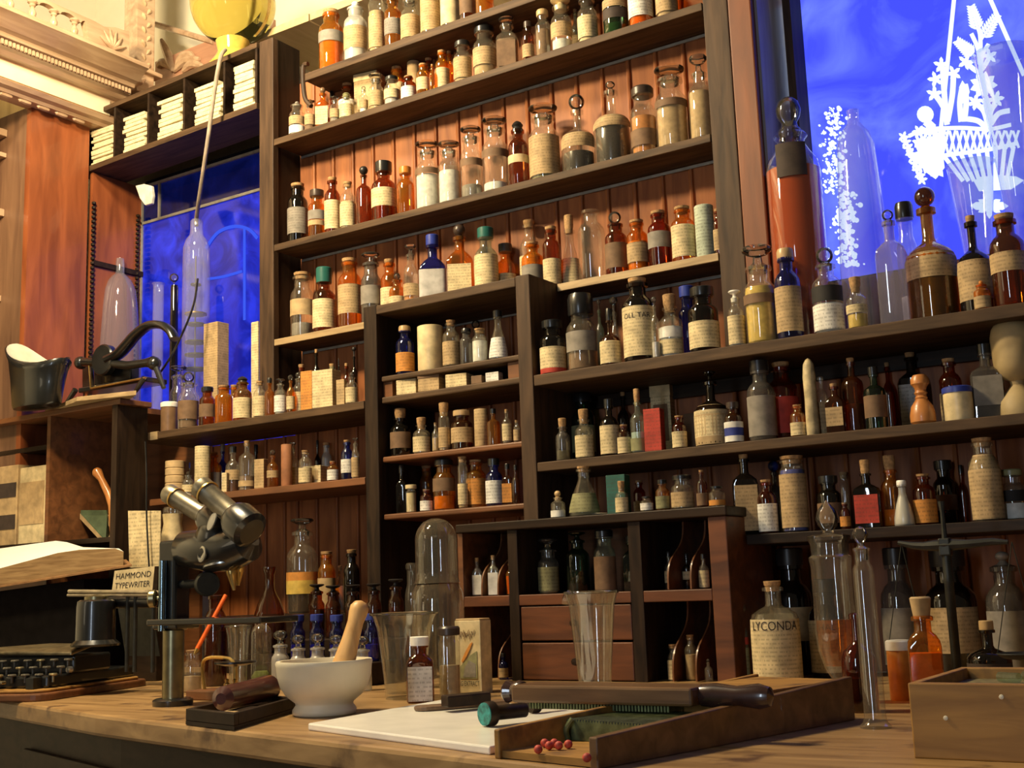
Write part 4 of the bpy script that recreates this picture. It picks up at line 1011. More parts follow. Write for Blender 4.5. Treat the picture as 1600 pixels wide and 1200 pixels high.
# bottles in front of the drawer cabinet
one(655, 995, 44, 1.53, CT, 'M', 'b', 'L30', 'W3-62', 'xW', 'brown medicine bottle with white cap and white label beside the mortar', group=None)
one(701, 979, 35, 1.60, CT, 'v', 'c', 'T50', '-', 'lD', 'clear jar with dark flat lid in front of the illustrated carton')
c = V3(at(741, 1060, 1.70).x, 1.70, CT); h = at(741, 969, 1.70).z-CT; w = 49*mpp(c)
ca = thing('carton', 'cream extract carton with a mountain picture behind the clear jar', 'carton', c)
b = MB().box((c.x-w/2, 1.684, CT), (c.x+w/2, 1.716, CT+h)); b.uv = [(q[0], q[2]) for q in b.v]; b.build('body', BLANK('C'), ca, 0, bevel=.001)
y0 = 1.6835
def pic(pts, col, name='picture', dy=.0004): return MB().slab([V3(c.x+p[0]*w, y0, CT+p[1]*h) for p in pts], (0, -dy, 0)).build(name, plain('print '+col, CC[col], .7, var=.2, scale=120), ca, 0)
pic([(-.34, .2), (.36, .2), (.36, .58), (.1, .52), (-.1, .44), (-.34, .36)], 'V'); pic([(-.2, .22), (.3, .22), (.3, .4), (.05, .45), (-.12, .36)], 'G', 'picture', .0007)
pic([(-.25, .44), (-.2, .42), (-.05, .5), (.12, .62), (.2, .7), (.1, .68), (-.1, .56)], 'O', 'picture', .0009)
for n_, (txt, s, zz) in enumerate((('EGG EXTRACT', .0115, .13), ('Fellow', .015, .84))):
    if n_ == 0:
        vs, fs = textmesh(txt, s); MB().add([(c.x-.02*w+q.x*.62, y0-.0006, CT+h*zz+q.y) for q in vs], fs).build('lettering', INK, ca, 0)
b = MB()
for i in range(9): b.tube(curve([(c.x+w*(-.34+.07*i), y0-.0006, CT+h*(.74+.03*(i % 3))), (c.x+w*(-.31+.07*i), y0-.0006, CT+h*(.82+.03*(i % 2))), (c.x+w*(-.27+.07*i), y0-.0006, CT+h*(.77+.05*(i % 3)))], 4), .0005, 5)
b.build('ornament', plain('print brown', CC['N'], .7), ca)
MB().box((c.x-w/2+.001, 1.685, CT+h), (c.x+w/2-.001, 1.715, CT+h+.003)).build('flap', BLANK('T'), ca, 0, bevel=.001)
# flared glass beaker, bell dome on a jar
c = V3(at(634, 1090, 1.58).x, 1.58, CT); k = mpp(c+V3(0, 0, .08)); h = at(634, 958, 1.58).z-CT
glasslathe('glass_beaker', 'tall flared clear glass beaker behind the brown medicine bottle', 'beaker', c, [(0, .004), (29*k, .003), (31*k, 0), (32*k, .004), (33*k, .2*h), (38*k, .55*h), (43*k, .82*h), (49*k, .95*h), (53*k, h), (51.5*k, h), (42*k, .82*h), (37*k, .55*h), (31.5*k, .2*h), (29*k, .009), (0, .009)], rim=True)
c = V3(at(686, 1040, 1.80).x, 1.80, CT); k = mpp(c+V3(0, 0, .12)); h = at(686, 912, 1.80).z-CT
glasslathe('glass_jar', 'broad clear glass jar carrying the bell dome beside the drawer cabinet', 'jar', c, [(0, 0), (40*k, 0), (42*k, .01*1), (42*k, .8*h), (40*k, .92*h), (34*k, h-.001), (0, h)])
k = mpp(c+V3(0, 0, .2)); c2 = c+V3(0, 0, h+.0008); hd = at(690, 809, 1.80).z-c2.z
glasslathe('bell_dome', 'round topped clear glass bell dome standing on the broad jar', 'dome', c2, [(36*k, 0), (35.5*k, .003), (33.5*k, .008)]+[(33*k, .2*hd), (33*k, hd-33*k)]+[(33*k*math.cos(t), hd-33*k+33*k*math.sin(t)) for t in [PI/2*i/8 for i in range(1, 9)]])
one(643, 880, 24, 2.06, CT, 'j', 'c', 'G40', '-', '-', 'clear jar with wide lip behind the tier bottles and the dome')
one(654, 838, 32, 2.14, CT, 't', 'x', '-', '-', 'x', 'tall black bottle behind the glass dome in the cupboard')
# conical glass measure before the drawers
c = V3(at(930, 1070, 1.56).x, 1.56, CT); k = mpp(c+V3(0, 0, .1)); h = at(914, 925, 1.56).z-CT
gm = glasslathe('glass_measure', 'tall tapering glass measure with pouring lip in front of the drawers', 'measure', c, [(0, .0), (26*k, 0), (27*k, .004), (12*k, .012), (20*k, .02), (24*k, .1*h), (36*k, .88*h), (42*k, h), (41*k, h), (35*k, .88*h), (23*k, .12*h), (0, .1*h)], rim=True)
MB().lathe([(0, -.006), (.010, -.003), (.012, .003), (.006, .006)], (c.x-39*k, c.y-.006, CT+h-.008), 12, ax=(-1, -.2, .5)).build('spout', GL['c'], gm)
# glass jar with flame stopper
c = V3(at(1312, 1060, 1.66).x, 1.66, CT); k = mpp(c+V3(0, 0, .15)); Z = lambda y: at(1306, y, 1.66).z-CT
fj = glasslathe('spire_jar', 'tall clear glass jar with a flame shaped stopper beside the thin cylinder', 'jar', c, [(0, 0), (20*k, 0), (21*k, .004), (8*k, .012), (7*k, Z(1068)), (20*k, Z(1045)), (29*k, Z(1015)), (31*k, Z(985)), (31*k, Z(885)), (33*k, Z(876)), (33*k, Z(870)), (28*k, Z(866)), (28*k, Z(848))])
MB().lathe([(28.6*k, Z(868)), (29.5*k, Z(850)), (33*k, Z(842)), (34*k, Z(837)), (22*k, Z(834)), (9*k, Z(832)), (8*k, Z(828)), (14*k, Z(822)), (18*k, Z(810)), (15*k, Z(797)), (6*k, Z(786)), (0, Z(780))], c, 24).build('stopper', GS, fj)
MB().lathe([(0, Z(1040)), (19*k, Z(1040)), (27*k, Z(1014)), (29*k, Z(985)), (29*k, Z(968)), (0, Z(968))], c, 24).build('contents', GL['a'], fj)
# thin measuring cylinder
c = V3(at(1369, 1138, 1.40).x, 1.40, CT); k = mpp(c+V3(0, 0, .1)); Z = lambda y: at(1360, y, 1.40).z-CT
tc_ = glasslathe('measuring_cylinder', 'thin tall glass cylinder with round stopper beside the pill machine', 'cylinder', c, [(0, 0), (24*k, 0), (24*k, .003), (19*k, .006), (16.5*k, .012), (16.5*k, Z(893)), (15*k, Z(886)), (11.5*k, Z(880)), (11.5*k, Z(862)), (14*k, Z(857)), (11*k, Z(855))])
MB().lathe([(9*k, Z(875)), (10*k, Z(856)), (5*k, Z(852)), (5*k, Z(848)), (9*k, Z(843)), (12.5*k, Z(834)), (9*k, Z(825)), (0, Z(821))], c, 20).build('stopper', GS, tc_)
# cork frill for the orange square bottle
p = at(1440, 962, 1.60); b = MB(); k = mpp(p)
b.lathe([(12*k, -.004), (13*k, 0), (15*k, .012), (16.5*k, .022), (14*k, .024), (0, .02)], (p.x, 1.60, p.z), 14).build('paper_frill', BLANK('T'), [o for o in COL.objects if o.get('label', '').startswith('square orange amber')][0])
# wooden crate
fl = atz(1435, 1185, CT); hc = at(1431, 1067, fl.y).z-CT; bk = atz(1496, 1042, CT+hc).y; x0 = fl.x-.004; y0 = fl.y; xe = .02; y1 = max(bk, y0+.1)
cr = thing('wooden_crate', 'pale worn wooden crate at the counter end holding broken glass', 'crate', (-.2, y0, CT))
for n_, a, b_ in (('front_board', (x0, y0, CT), (xe, y0+.009, CT+hc)), ('back_board', (x0, y1-.009, CT), (xe, y1, CT+hc)), ('end_board', (x0, y0+.0095, CT), (x0+.009, y1-.0095, CT+hc)), ('end_board', (xe-.009, y0+.0095, CT), (xe, y1-.0095, CT+hc)), ('bottom_board', (x0+.0095, y0+.0095, CT), (xe-.0095, y1-.0095, CT+.006))): MB().box(a, b_).build(n_, W_BOX, cr, 0, bevel=.0015)
for px, py in ((1478, 1122), (1565, 1089)): q = at(px, py, y0); MB().lathe([(0, 0), (.0024, .0004), (.002, .0012), (0, .0016)], (q.x, y0, q.z), 8, ax=(0, -1, 0)).build('nail', MARBLE, cr)
for i in range(9):
    q = V3(x0+.06+.022*i+random.uniform(-.004, .004), y1-.035-random.uniform(0, .04), CT+hc-.006); a = random.uniform(-.5, .5)
    tag(MB().tube([q-V3(.012*math.cos(a), .012*math.sin(a), 0), q+V3(.012*math.cos(a), .012*math.sin(a), 0)], .005, 10).build('glass_tube', GL['q']), 'short green clear glass tube lying in the pale wooden crate', 'tube', 'glass tubes in the crate')
MB().box((x0+.0098, y0+.01, CT+.0065), (xe-.0098, y1-.0098, CT+hc-.0115)).build('packing', plain('straw packing', (.16, .13, .05), .9, var=.5, scale=90), cr, 0)
# black balance behind the crate
c = V3(at(1494, 1030, 1.74).x, 1.74, CT); Z = lambda y: at(1492, y, 1.74).z
ba = thing('balance', 'black iron hand balance with a thin beam behind the wooden crate', 'scale', c)
MB().lathe([(0, 0), (.03, 0), (.03, .01), (.02, .018), (.008, .03), (.0065, .04), (.0065, Z(912)-CT), (.008, Z(908)-CT), (.0065, Z(900)-CT), (.0065, Z(862)-CT), (.0, Z(862)-CT)], c, 16).build('post', DULLIRON, ba)
MB().box((c.x-.008, 1.732, Z(868)), (c.x+.008, 1.748, Z(840))).build('fulcrum', DULLIRON, ba, 0, bevel=.002)
MB().tube([(c.x, 1.74, Z(840)), (c.x, 1.74, Z(800)), (c.x, 1.74, Z(782))], [.004, .003, .005], 8).build('finial', DULLIRON, ba)
bl, br = at(1403, 848, 1.74), at(1575, 847, 1.74)
MB().tube([bl, bl+(c-bl)*.2*V3(1, 0, 0).x if False else V3(bl.x+.02, 1.74, Z(849)), V3(c.x-.03, 1.74, Z(851)), V3(c.x, 1.74, Z(851)), V3(c.x+.03, 1.74, Z(851)), V3(br.x-.02, 1.74, Z(849)), br], [.003, .005, .006, .009, .006, .005, .003], 8).build('beam', DULLIRON, ba)
for e in (bl, br):
    b = MB(); q = V3(e.x, 1.74, CT+.06)
    for s in (-1, 1): b.tube([V3(e.x+.005, 1.74, e.z), V3(e.x+s*.028, 1.74, q.z)], .0007, 5)
    h_ = b.build('hanger', DULLIRON, ba); MB().lathe([(0, -.008), (.02, -.005), (.03, .001), (.029, .002), (.018, -.003), (0, -.006)], q, 20).build('pan', DULLIRON, ba)
# ---------------------------------------------------------------- pill machine
p0, p1 = atz(935, 1203, CT), atz(1337, 1125, CT); u = (p1-p0); Ln = u.length; u.normalize(); v = V3(-u.y, u.x, 0)
Wd = .142
def Q(a, s, z): return p0+u*a+v*s+V3(0, 0, z)
pm = thing('pill_machine', 'old wooden pill rolling machine with brass grooves on the counter', 'machine', p0)
h0, h1 = .029, .051
MB().slab([Q(0, 0, 0), Q(Ln, 0, 0), Q(Ln, 0, h1), Q(0, 0, h0)], v*.011).build('side_rail', W_PILL, pm, 0, bevel=.0015)
MB().slab([Q(0, Wd, 0), Q(Ln, Wd, 0), Q(Ln, Wd, h1), Q(0, Wd, h0)], -v*.008).build('side_rail', W_BOX, pm, 0, bevel=.0015)
MB().slab([Q(.004, .011, .001), Q(.004, Wd-.008, .001), Q(Ln, Wd-.008, .001), Q(Ln, .011, .001)], (0, 0, .007)).build('tray_floor', W_BOX, pm, 0)
MB().slab([Q(.225, .0112, .0085), Q(.225, Wd-.0082, .0085), Q(Ln, Wd-.0082, .0085), Q(Ln, .0112, .0085)], (0, 0, h1-.012)).build('rear_deck', W_BOX, pm, 0, bevel=.001)
VERD = plain('verdigris brass', (.16, .19, .09), .4, .6, .5, 80)
b = MB(); n = 30; sx = (Wd-.0194)/n
for i in range(n):
    s0 = .0112+sx*i; zt = .030
    b.slab([Q(.10, s0, .0085), Q(.10, s0+sx, .0085), Q(.10, s0+sx, zt-.003), Q(.10, s0+sx*.7, zt), Q(.10, s0+sx*.3, zt), Q(.10, s0, zt-.003)], u*.115)
b.build('grooved_plate', VERD, pm, 0)
MB().tube(curve([Q(.098, Wd-.012, .009), Q(.094, Wd-.013, .02), Q(.097, Wd-.02, .031)]), .003, 8).build('guide', VERD, pm)
yb_ = 1.235; zb = max(at(950, 1110, yb_-.02).z+.003, CT+.0385); xl, xr = at(818, 1075, yb_).x, at(1098, 1090, yb_).x
rb = thing('roller_board', 'dark wooden two handled roller board lying across the pill machine', 'roller', ((xl+xr)/2, yb_, zb))
MB().box((xl, yb_-.028, zb), (xr, yb_+.03, zb+.02)).build('board', W_PILL, rb, 0, bevel=.003)
b = MB(); n = 46; sx = (xr-xl-.05)/n
for i in range(n): b.box((xl+.02+sx*i, yb_-.02, zb-.007), (xl+.02+sx*(i+.6), yb_+.02, zb-.0002))
b.build('grooved_plate', VERD, rb, 0)
for s, xe_ in ((-1, xl), (1, xr)):
    L_ = .028 if s < 0 else .082
    MB().lathe([(0, 0), (.012, 0), (.0135, L_*.2), (.0105, L_*.5), (.0135, L_*.8), (.010, L_*.95), (0, L_)], (xe_, yb_, zb+.01), 18, ax=(s, 0, 0)).build('handle', plain('dark polished handle', (.045, .022, .018), .25, coat=.6), rb)
PILL = plain('red pill', (.5, .06, .035), .6, var=.3, scale=300)
for i, (px, py) in enumerate(((824, 1158), (851, 1161), (858, 1165), (866, 1161), (873, 1165), (888, 1163), (841, 1171), (917, 1184))):
    q = atz(px, py, CT+.0125); tag(MB().lathe([(.0044*math.sin(t), -.0044*math.cos(t)) for t in [PI*j/8 for j in range(9)]], (q.x, q.y, CT+.0126), 12).build('pill', PILL), 'small red pill lying in the open front tray of the pill machine', 'pill', 'red pills')
# teal ended mallet and roller on the slab
zs_ = CT+.0095
def roller(px, py, r, l, dr, name, label, col):
    q = atz(px, py, zs_+r); o = thing(name, label, 'roller', q); d_ = V3(dr[0], dr[1], 0).normalized()
    MB().lathe([(0, 0), (r*.9, .0005), (r, .003), (r, .012), (r*.6, .016), (r*.62, l), (0, l)], (q.x, q.y, zs_+r), 24, ax=d_).build('head', W_DARK, o)
    MB().lathe([(0, -.0012), (r*.93, -.0008), (r*.93, .0004), (0, .0004)], (q.x, q.y, zs_+r), 24, ax=d_).build('end_disc', col, o); return o
roller(757, 1116, .0145, .06, (.35, 1), 'pill_rounder', 'round wooden pill rounder with teal end on the marble slab', plain('mottled teal paint', (.02, .2, .19), .5, var=.7, scale=160))
roller(829, 1103, .0095, .05, (.35, 1), 'pill_rounder', 'small dark wooden pill rounder behind the pill machine rail', W_DARK)
# ---------------------------------------------------------------- dark tray with strop, small balance, orange rod
a, b_, d = atz(290, 1132, CT), atz(366, 1141, CT), atz(462, 1112, CT); u = (b_-a); v = (d-b_)
tr = thing('razor_tray', 'dark shallow wooden tray between the microscope and the mortar', 'tray', a)
def TQ(s, t, z): return a+u*s+v*t+V3(0, 0, z)
MB().slab([TQ(0, 0, 0), TQ(1, 0, 0), TQ(1, 1, 0), TQ(0, 1, 0)], (0, 0, .005)).build('bottom', W_DARK, tr, 0)
for s0, t0, s1, t1 in ((0, 0, 1, .06), (0, .94, 1, 1), (0, .061, .08, .939), (.92, .061, 1, .939)): MB().slab([TQ(s0, t0, .0052), TQ(s1, t0, .0052), TQ(s1, t1, .0052), TQ(s0, t1, .0052)], (0, 0, .016)).build('side', W_DARK, tr, 0, bevel=.001)
tag(MB().slab([TQ(.12, .1, .0055), TQ(.88, .1, .0055), TQ(.85, .6, .0055), TQ(.15, .5, .0055)], (0, 0, .0025)).build('folded_cloth', BLANK('T'), None, 0), 'tan folded cloth in the dark shallow tray', 'cloth')
q0, q1 = TQ(.42, .22, .032), TQ(.55, .98, .034)
tag(MB().tube([q0, q0+(q1-q0)*.04, q0+(q1-q0)*.5, q0+(q1-q0)*.9, q1], [.008, .017, .018, .02, .012], 18).build('strop_pad', plain('maroon leather', (.09, .03, .025), .3, coat=.5)), 'brown rounded leather pad lying across the dark tray', 'pad')
sb = thing('pan_scale', 'small brass weighing scale with a black pan behind the dark tray', 'scale', at(345, 1075, 1.5))
c = at(345, 1068, 1.50); MB().box((c.x-.055, 1.47, CT), (c.x+.05, 1.53, CT+.016)).build('base', W_MAH, sb, 0, bevel=.002)
q = at(368, 1036, 1.50); MB().lathe([(0, -.006), (.02, -.004), (.036, .0), (.036, .003), (0, .002)], (q.x, 1.5, q.z), 24).build('pan', BLACK, sb)
MB().tube([(q.x, 1.5, CT+.016), (q.x, 1.5, q.z-.004)], .004, 8).build('post', BRASS, sb)
q2 = at(320, 1032, 1.5); MB().tube(curve([(q2.x, 1.5, CT+.016), (q2.x-.002, 1.5, q2.z), (q.x-.02, 1.5, q.z+.008), (q.x, 1.5, q.z-.004)]), .003, 8).build('beam', BRASS, sb)
for i, px in enumerate((352, 364)): w_ = at(px, 1062, 1.478); tag(MB().lathe([(0, 0), (.006, 0), (.006, .011), (.003, .013), (.004, .018), (0, .02)], (w_.x, 1.482, CT+.0165), 12).build('brass_weight', BRASS), ('brass weight on the scale base beneath the black pan', 'second brass weight on the scale base, nearer the mortar')[i], 'weight')
one(301, 1016, 30, 1.60, CT, 'j', 'c', 'T40', '-', 'o', 'small clear corked jar behind the microscope pillar')
a, b_ = at(353, 930, 1.66), at(308, 1014, 1.60)
od = thing('dropper_rod', 'bright orange rod slanting behind the microscope stage', 'rod', b_)
MB().tube([a, b_], .0042, 10).build('rod', plain('orange celluloid', (.9, .13, .015), .3), od); MB().tube([b_, b_+(b_-a)*.1], [.0042, .0018], 8).build('tip', BRASS, od)
c = V3(at(372, 1034, 1.66).x, 1.66, CT); k = mpp(c); h = at(372, 978, 1.66).z-CT
glasslathe('glass_beaker', 'small conical glass measure behind the black balance pan', 'beaker', c, [(0, 0), (13*k, 0), (13.5*k, .003), (14*k, .3*h), (17*k, .85*h), (20*k, h), (19*k, h), (16*k, .85*h), (12.5*k, .1*h), (0, .08*h)], rim=True)
c = V3(at(408, 1030, 1.72).x, 1.72, CT); k = mpp(c); h = at(408, 974, 1.72).z-CT
gd = glasslathe('glass_dome', 'little glass dome over a green base beside the cream mortar', 'dome', c, [(18*k, 0), (17*k, .004)]+[(16*k, h-16*k)]+[(16*k*math.cos(t), h-16*k+16*k*math.sin(t)) for t in [PI/2*i/7 for i in range(1, 8)]])
MB().lathe([(0, .001), (15*k, .001), (15*k, .02), (10*k, .03), (0, .03)], c, 20).build('base', plain('moss green', (.25, .3, .06), .5), gd)
# ---------------------------------------------------------------- microscope
YM = 1.39; g = lambda x, y, dy=0: at(x, y, YM+dy); km = mpp(g(300, 900))
mi = thing('microscope', 'black and brass binocular microscope standing at the counter edge', 'microscope', V3(g(270, 1102).x, YM, CT))
cx = g(270, 1095).x
MB().lathe([(0, 0), (.032, 0), (.033, .003), (.033, .009), (.028, .012), (0, .012)], (cx, YM, CT), 32).build('foot', IRON, mi)
MB().lathe([(.0175, .012), (.0175, g(270, 985).z-CT), (0, g(270, 985).z-CT)], (cx, YM, CT), 24).build('pillar', BRASSY, mi)
MB().box((cx-.022, YM-.016, g(270, 985).z), (cx+.02, YM+.018, g(270, 845).z)).build('limb', IRON, mi, 0, bevel=.005)
MB().tube([V3(cx-.003, YM-.022, g(268, 985).z), V3(cx-.003, YM-.022, g(268, 876).z)], .0065, 16).build('rack_rod', plain('blued steel', (.22, .3, .34), .18, .9), mi)
MB().lathe([(0, 0), (.013, 0), (.0145, .002), (.0145, .01), (.012, .012), (.004, .012), (.004, .03)], (cx-.026, YM-.03, g(252, 935).z), 24, ax=(.75, .5, 0)).build('focus_knob', BRASSY, mi)
MB().lathe([(0, 0), (.018, 0), (.02, .003), (.02, .016), (.012, .02), (.006, .03)], (g(334, 912).x, YM-.012, g(334, 912).z), 24, ax=(-.8, .5, 0)).build('focus_knob', DULLIRON, mi)
MB().tube([V3(cx+.018, YM, g(300, 912).z), V3(g(325, 912).x, YM, g(325, 912).z)], .007, 12).build('knob_shaft', DULLIRON, mi)
xs0, xs1, zs1 = g(242, 972).x, g(432, 968).x, g(330, 970).z
MB().box((xs0+.02, YM-.035, zs1-.005), (xs1, YM+.05, zs1+.005)).build('stage', IRON, mi, 0, bevel=.002)
MB().box((cx-.03, YM-.02, zs1-.012), (cx+.03, YM+.03, zs1+.0)).build('stage_bracket', IRON, mi, 0, bevel=.003)
# arm and drum-shaped body
e0, e1 = g(290, 858), g(392, 848)
MB().tube([e0+V3(-.012, 0, -.004), e0+V3(0, 0, 0), g(330, 860), g(362, 858), g(388, 848), g(396, 842)], [.02, .03, .036, .036, .03, .012], 24).build('arm', IRON, mi)
MB().lathe([(.008, 0), (.0125, .001), (.013, .004), (.0095, .005), (.0085, .002)], g(318, 866, -.033), 24, ax=(-.25, -1, .1)).build('chrome_ring', STEEL, mi)
nz_ = (g(385, 868)-g(315, 886)).normalized(); nn = V3(nz_.z, 0, -nz_.x); ct_ = g(352, 878)
MB().lathe([(0, 0), (.03, 0), (.036, .003), (.036, .006), (.02, .008), (0, .008)], ct_, 28, ax=nn if nn.z < 0 else -nn).build('nosepiece', STEEL, mi)
for (x0_, y0_, x1_, y1_) in ((360, 884, 366, 922), (374, 880, 372, 915)):
    a, b_ = g(x0_, y0_, 0 if x0_ == 360 else .014), g(x1_, y1_, 0 if x0_ == 360 else .014); MB().tube([a, a+(b_-a)*.35, a+(b_-a)*.4, b_], [.0085, .0085, .0075, .0025], 16).build('objective', BRASS, mi)
# prism head and eyepieces
for (p0_, p1_, r_, dy) in (((330, 812), (262, 770), 15.5, -.0), ((372, 812), (313, 760), 17.5, -.03)):
    a, b_ = g(*p0_, dy), g(*p1_, dy); d = b_-a; r_ *= km
    MB().tube([a-d*.35, a-d*.3, a, a+d*.12], [r_*1.2, r_*1.65, r_*1.65, r_*1.3], 24).build('prism_housing', IRON, mi)
    ey = MB().tube([a+d*.05, a+d*.78, a+d*.8, a+d*.97, a+d], [r_*.95, r_*.95, r_*1.03, r_*1.03, r_*.9], 24).build('eyepiece_tube', plain('worn grey brass', (.3, .27, .2), .35, .8, .2, 70), mi)
    for t_ in (.14, .8): MB().tube([a+d*(t_-.015), a+d*(t_+.015)], r_*1.1, 24).build('rim', BRASS if t_ > .5 else STEEL, ey)
    MB().tube([a+d*1.0, a+d*1.012], r_*.72, 20).build('lens', plain('lens glass', (.06, .06, .06), .05), ey)
hd = g(350, 838, .012)
MB().lathe([(0, -.034), (.028, -.032), (.042, -.02), (.047, .002), (.04, .02), (.026, .032), (0, .036)], hd, 28, ax=(.3, -.25, 1)).build('head_casting', IRON, mi)
MB().lathe([(0, 0), (.015, 0), (.015, .002), (0, .003)], g(332, 815, -.045), 24, ax=(-.4, -1, .35)).build('cover_disc', plain('grey enamel', (.28, .27, .23), .4), mi)
# ---------------------------------------------------------------- typewriter
cn = atz(66, 1097, CT); rt = atz(258, 1067, CT); v = (rt-cn); v = V3(v.x, v.y, 0).normalized(); u = V3(-v.y, v.x, 0)     # v: along the right edge, away; u: to the left
if u.x > 0: u = -u
def TW(a, s, z): return cn+v*a+u*s+V3(0, 0, z)
tw = thing('typewriter', 'antique black typewriter with curved keyboard on a rounded wooden base', 'typewriter', cn)
Lr = min((rt-cn).length+.12, .36)
def rr(a0, a1, s0, s1, r, z):
    pts = []
    for (ca, cs, t0) in ((a0+r, s0+r, PI), (a1-r, s0+r, 1.5*PI), (a1-r, s1-r, 0), (a0+r, s1-r, .5*PI)):
        for i in range(7): t = t0+PI/2*i/6; pts.append(TW(ca+r*math.cos(t), cs+r*math.sin(t), z))
    return pts
MB().slab(rr(0, Lr, 0, .36, .035, .0), (0, 0, .014)).build('base_board', W_MAH, tw, 0, bevel=.003)
MB().slab(rr(.012, Lr-.012, .012, .348, .03, .0145), (0, 0, .005)).build('base_top', W_BOX, tw, 0, bevel=.002)
MB().slab([TW(.055, .03, .02), TW(Lr-.02, .03, .02), TW(Lr-.02, .33, .02), TW(.055, .33, .02)], (0, 0, .022)).build('frame', IRON, tw, 0, bevel=.004)
for s in (.05, .17, .29): MB().slab([TW(.03, s-.008, .02), TW(.055, s-.008, .02), TW(.055, s+.008, .02), TW(.03, s+.008, .02)], (0, 0, .02)).build('foot', DULLIRON, tw, 0)
KEYM = plain('key top', (.09, .08, .06), .3, var=.4, scale=200); KRIM = plain('key bronze', (.3, .25, .14), .35, .7)
for r_i in range(3):
    for i in range(12):
        t = (i-5.5)/5.5; s = .17+.145*t; a = .048+.022*r_i-.018*(1-t*t)*0+.016*t*t; zz = .044+.012*r_i
        q = TW(a, s, zz)
        MB().lathe([(.0025, -.014), (.0025, -.002), (.0075, -.002), (.0082, 0), (.007, .0022), (0, .0018)], q, 10).build('key', KEYM if (i+r_i) % 4 else KRIM, tw)
for a_, s0, s1 in ((.018, .1, .24),): MB().slab([TW(a_, s0, .03), TW(a_+.014, s0, .03), TW(a_+.014, s1, .03), TW(a_, s1, .03)], (0, 0, .006)).build('space_bar', KRIM, tw, 0, bevel=.002)
sh = MB(); sc_ = TW(.19, .13, 0)
MB().slab([TW(.11, .02, .075), TW(.105, .16, .08), TW(.12, .25, .078), TW(.17, .25, .085), TW(.2, .13, .09), TW(.18, .02, .088)], (0, 0, .006)).build('type_shield', plain('worn bronze shield', (.24, .2, .12), .32, .75, .35, 60), tw, 0, bevel=.002)
MB().slab([TW(.12, .02, .042), TW(.24, .02, .042), TW(.24, .25, .042), TW(.12, .25, .042)], (0, 0, .033)).build('type_body', IRON, tw, 0, bevel=.004)
c = g2 = at(150, 985, sc_.y); zt = at(150, 937, sc_.y).z; z0 = CT+.09
c = V3(at(150, 960, sc_.y).x, sc_.y, 0)
MB().lathe([(.045, z0-CT+CT), (.046, z0+.004), (.037, z0+.012), (.036, zt-.012), (.0345, zt-.003), (.03, zt), (0, zt)], c, 36).build('turret', IRON, tw)
MB().lathe([(0, zt), (.022, zt), (.022, zt+.006), (.008, zt+.009), (0, zt+.01)], c, 24).build('turret_cap', BRASSY, tw)
y_ = sc_.y+.02
for (xa_, ya_, xb_, yb2, r_) in ((108, 924, 262, 926, .004), (106, 930, 262, 930, .003)): MB().tube([at(xa_, ya_, y_), at(xb_, yb2, y_)], r_, 10).build('carriage_rail', plain('pale rail', (.4, .34, .24), .4, .6), tw)
MB().tube([at(170, 941, y_+.02), at(250, 940, y_+.02)], .012, 16).build('platen', BLACK, tw)
for x in (200, 212, 240): MB().tube([at(x, 930, y_+.01), V3(at(x, 930, y_+.01).x, y_+.01, CT+.04)], .004, 8).build('carriage_post', DULLIRON, tw)
MB().lathe([(0, 0), (.012, 0), (.013, .002), (.013, .008), (0, .01)], at(258, 938, y_-.01), 20, ax=(1, -.4, 0)).build('platen_knob', BRASSY, tw)
MB().lathe([(0, 0), (.006, 0), (.006, .008), (0, .009)], TW(.1, .012, .05), 14, ax=(0, -1, 0)).build('thumb_nut', STEEL, tw)
# hand lettered card
cc = [at(x, y, 1.66) for x, y in ((174.6, 924.5), (238, 921.7), (241.6, 884.5), (179, 892))]
cd = thing('name_card', 'small white card hand lettered HAMMOND TYPEWRITER behind the typewriter', 'card', cc[0])
MB().slab(cc, (0, .0008, 0)).build('card', BLANK('C'), cd, 0)
o = (cc[0]+cc[1]+cc[2]+cc[3])/4; ux = ((cc[1]-cc[0])+(cc[2]-cc[3])).normalized(); uz = ((cc[3]-cc[0])+(cc[2]-cc[1])).normalized(); wc = (cc[1]-cc[0]).length; hc_ = (cc[3]-cc[0]).length
for txt, dz in (('HAMMOND', .2), ('TYPEWRITER', -.25)):
    vs, fs = textmesh(txt, .017); wx = max(q.x for q in vs)-min(q.x for q in vs); s_ = wc*.86/wx
    MB().add([o+ux*q.x*s_+uz*(q.y+dz*hc_)-V3(0, .0006, 0) for q in vs], fs).build('lettering', INK, cd, 0)
MB().slab([cc[0]+V3(.01, .001, 0), cc[1]+V3(-.01, .001, 0), V3(cc[1].x-.01, 1.69, CT+.06), V3(cc[0].x+.01, 1.69, CT+.06)], (0, .002, 0)).build('card_stand', DULLIRON, cd, 0)
# tall printed card, on a dark box
cc = [at(x, y, 1.80) for x, y in ((202, 887), (250, 885), (251, 798), (200, 798))]
b = MB().slab(cc, (0, .002, 0)); b.uv = [(q[0]*.6, q[2]*.75) for q in b.v]; tag(b.build('printed_card', PAPER('C'), None, 0), 'upright cream card printed with text lines beside the dark cabinet', 'card')
tag(MB().box((cc[0].x+.006, 1.795, CT), (cc[1].x-.002, 1.83, cc[0].z-.0005)).build('dark_box', W_DARK, None, 0, bevel=.002), 'dark plain box supporting the upright printed card', 'box')
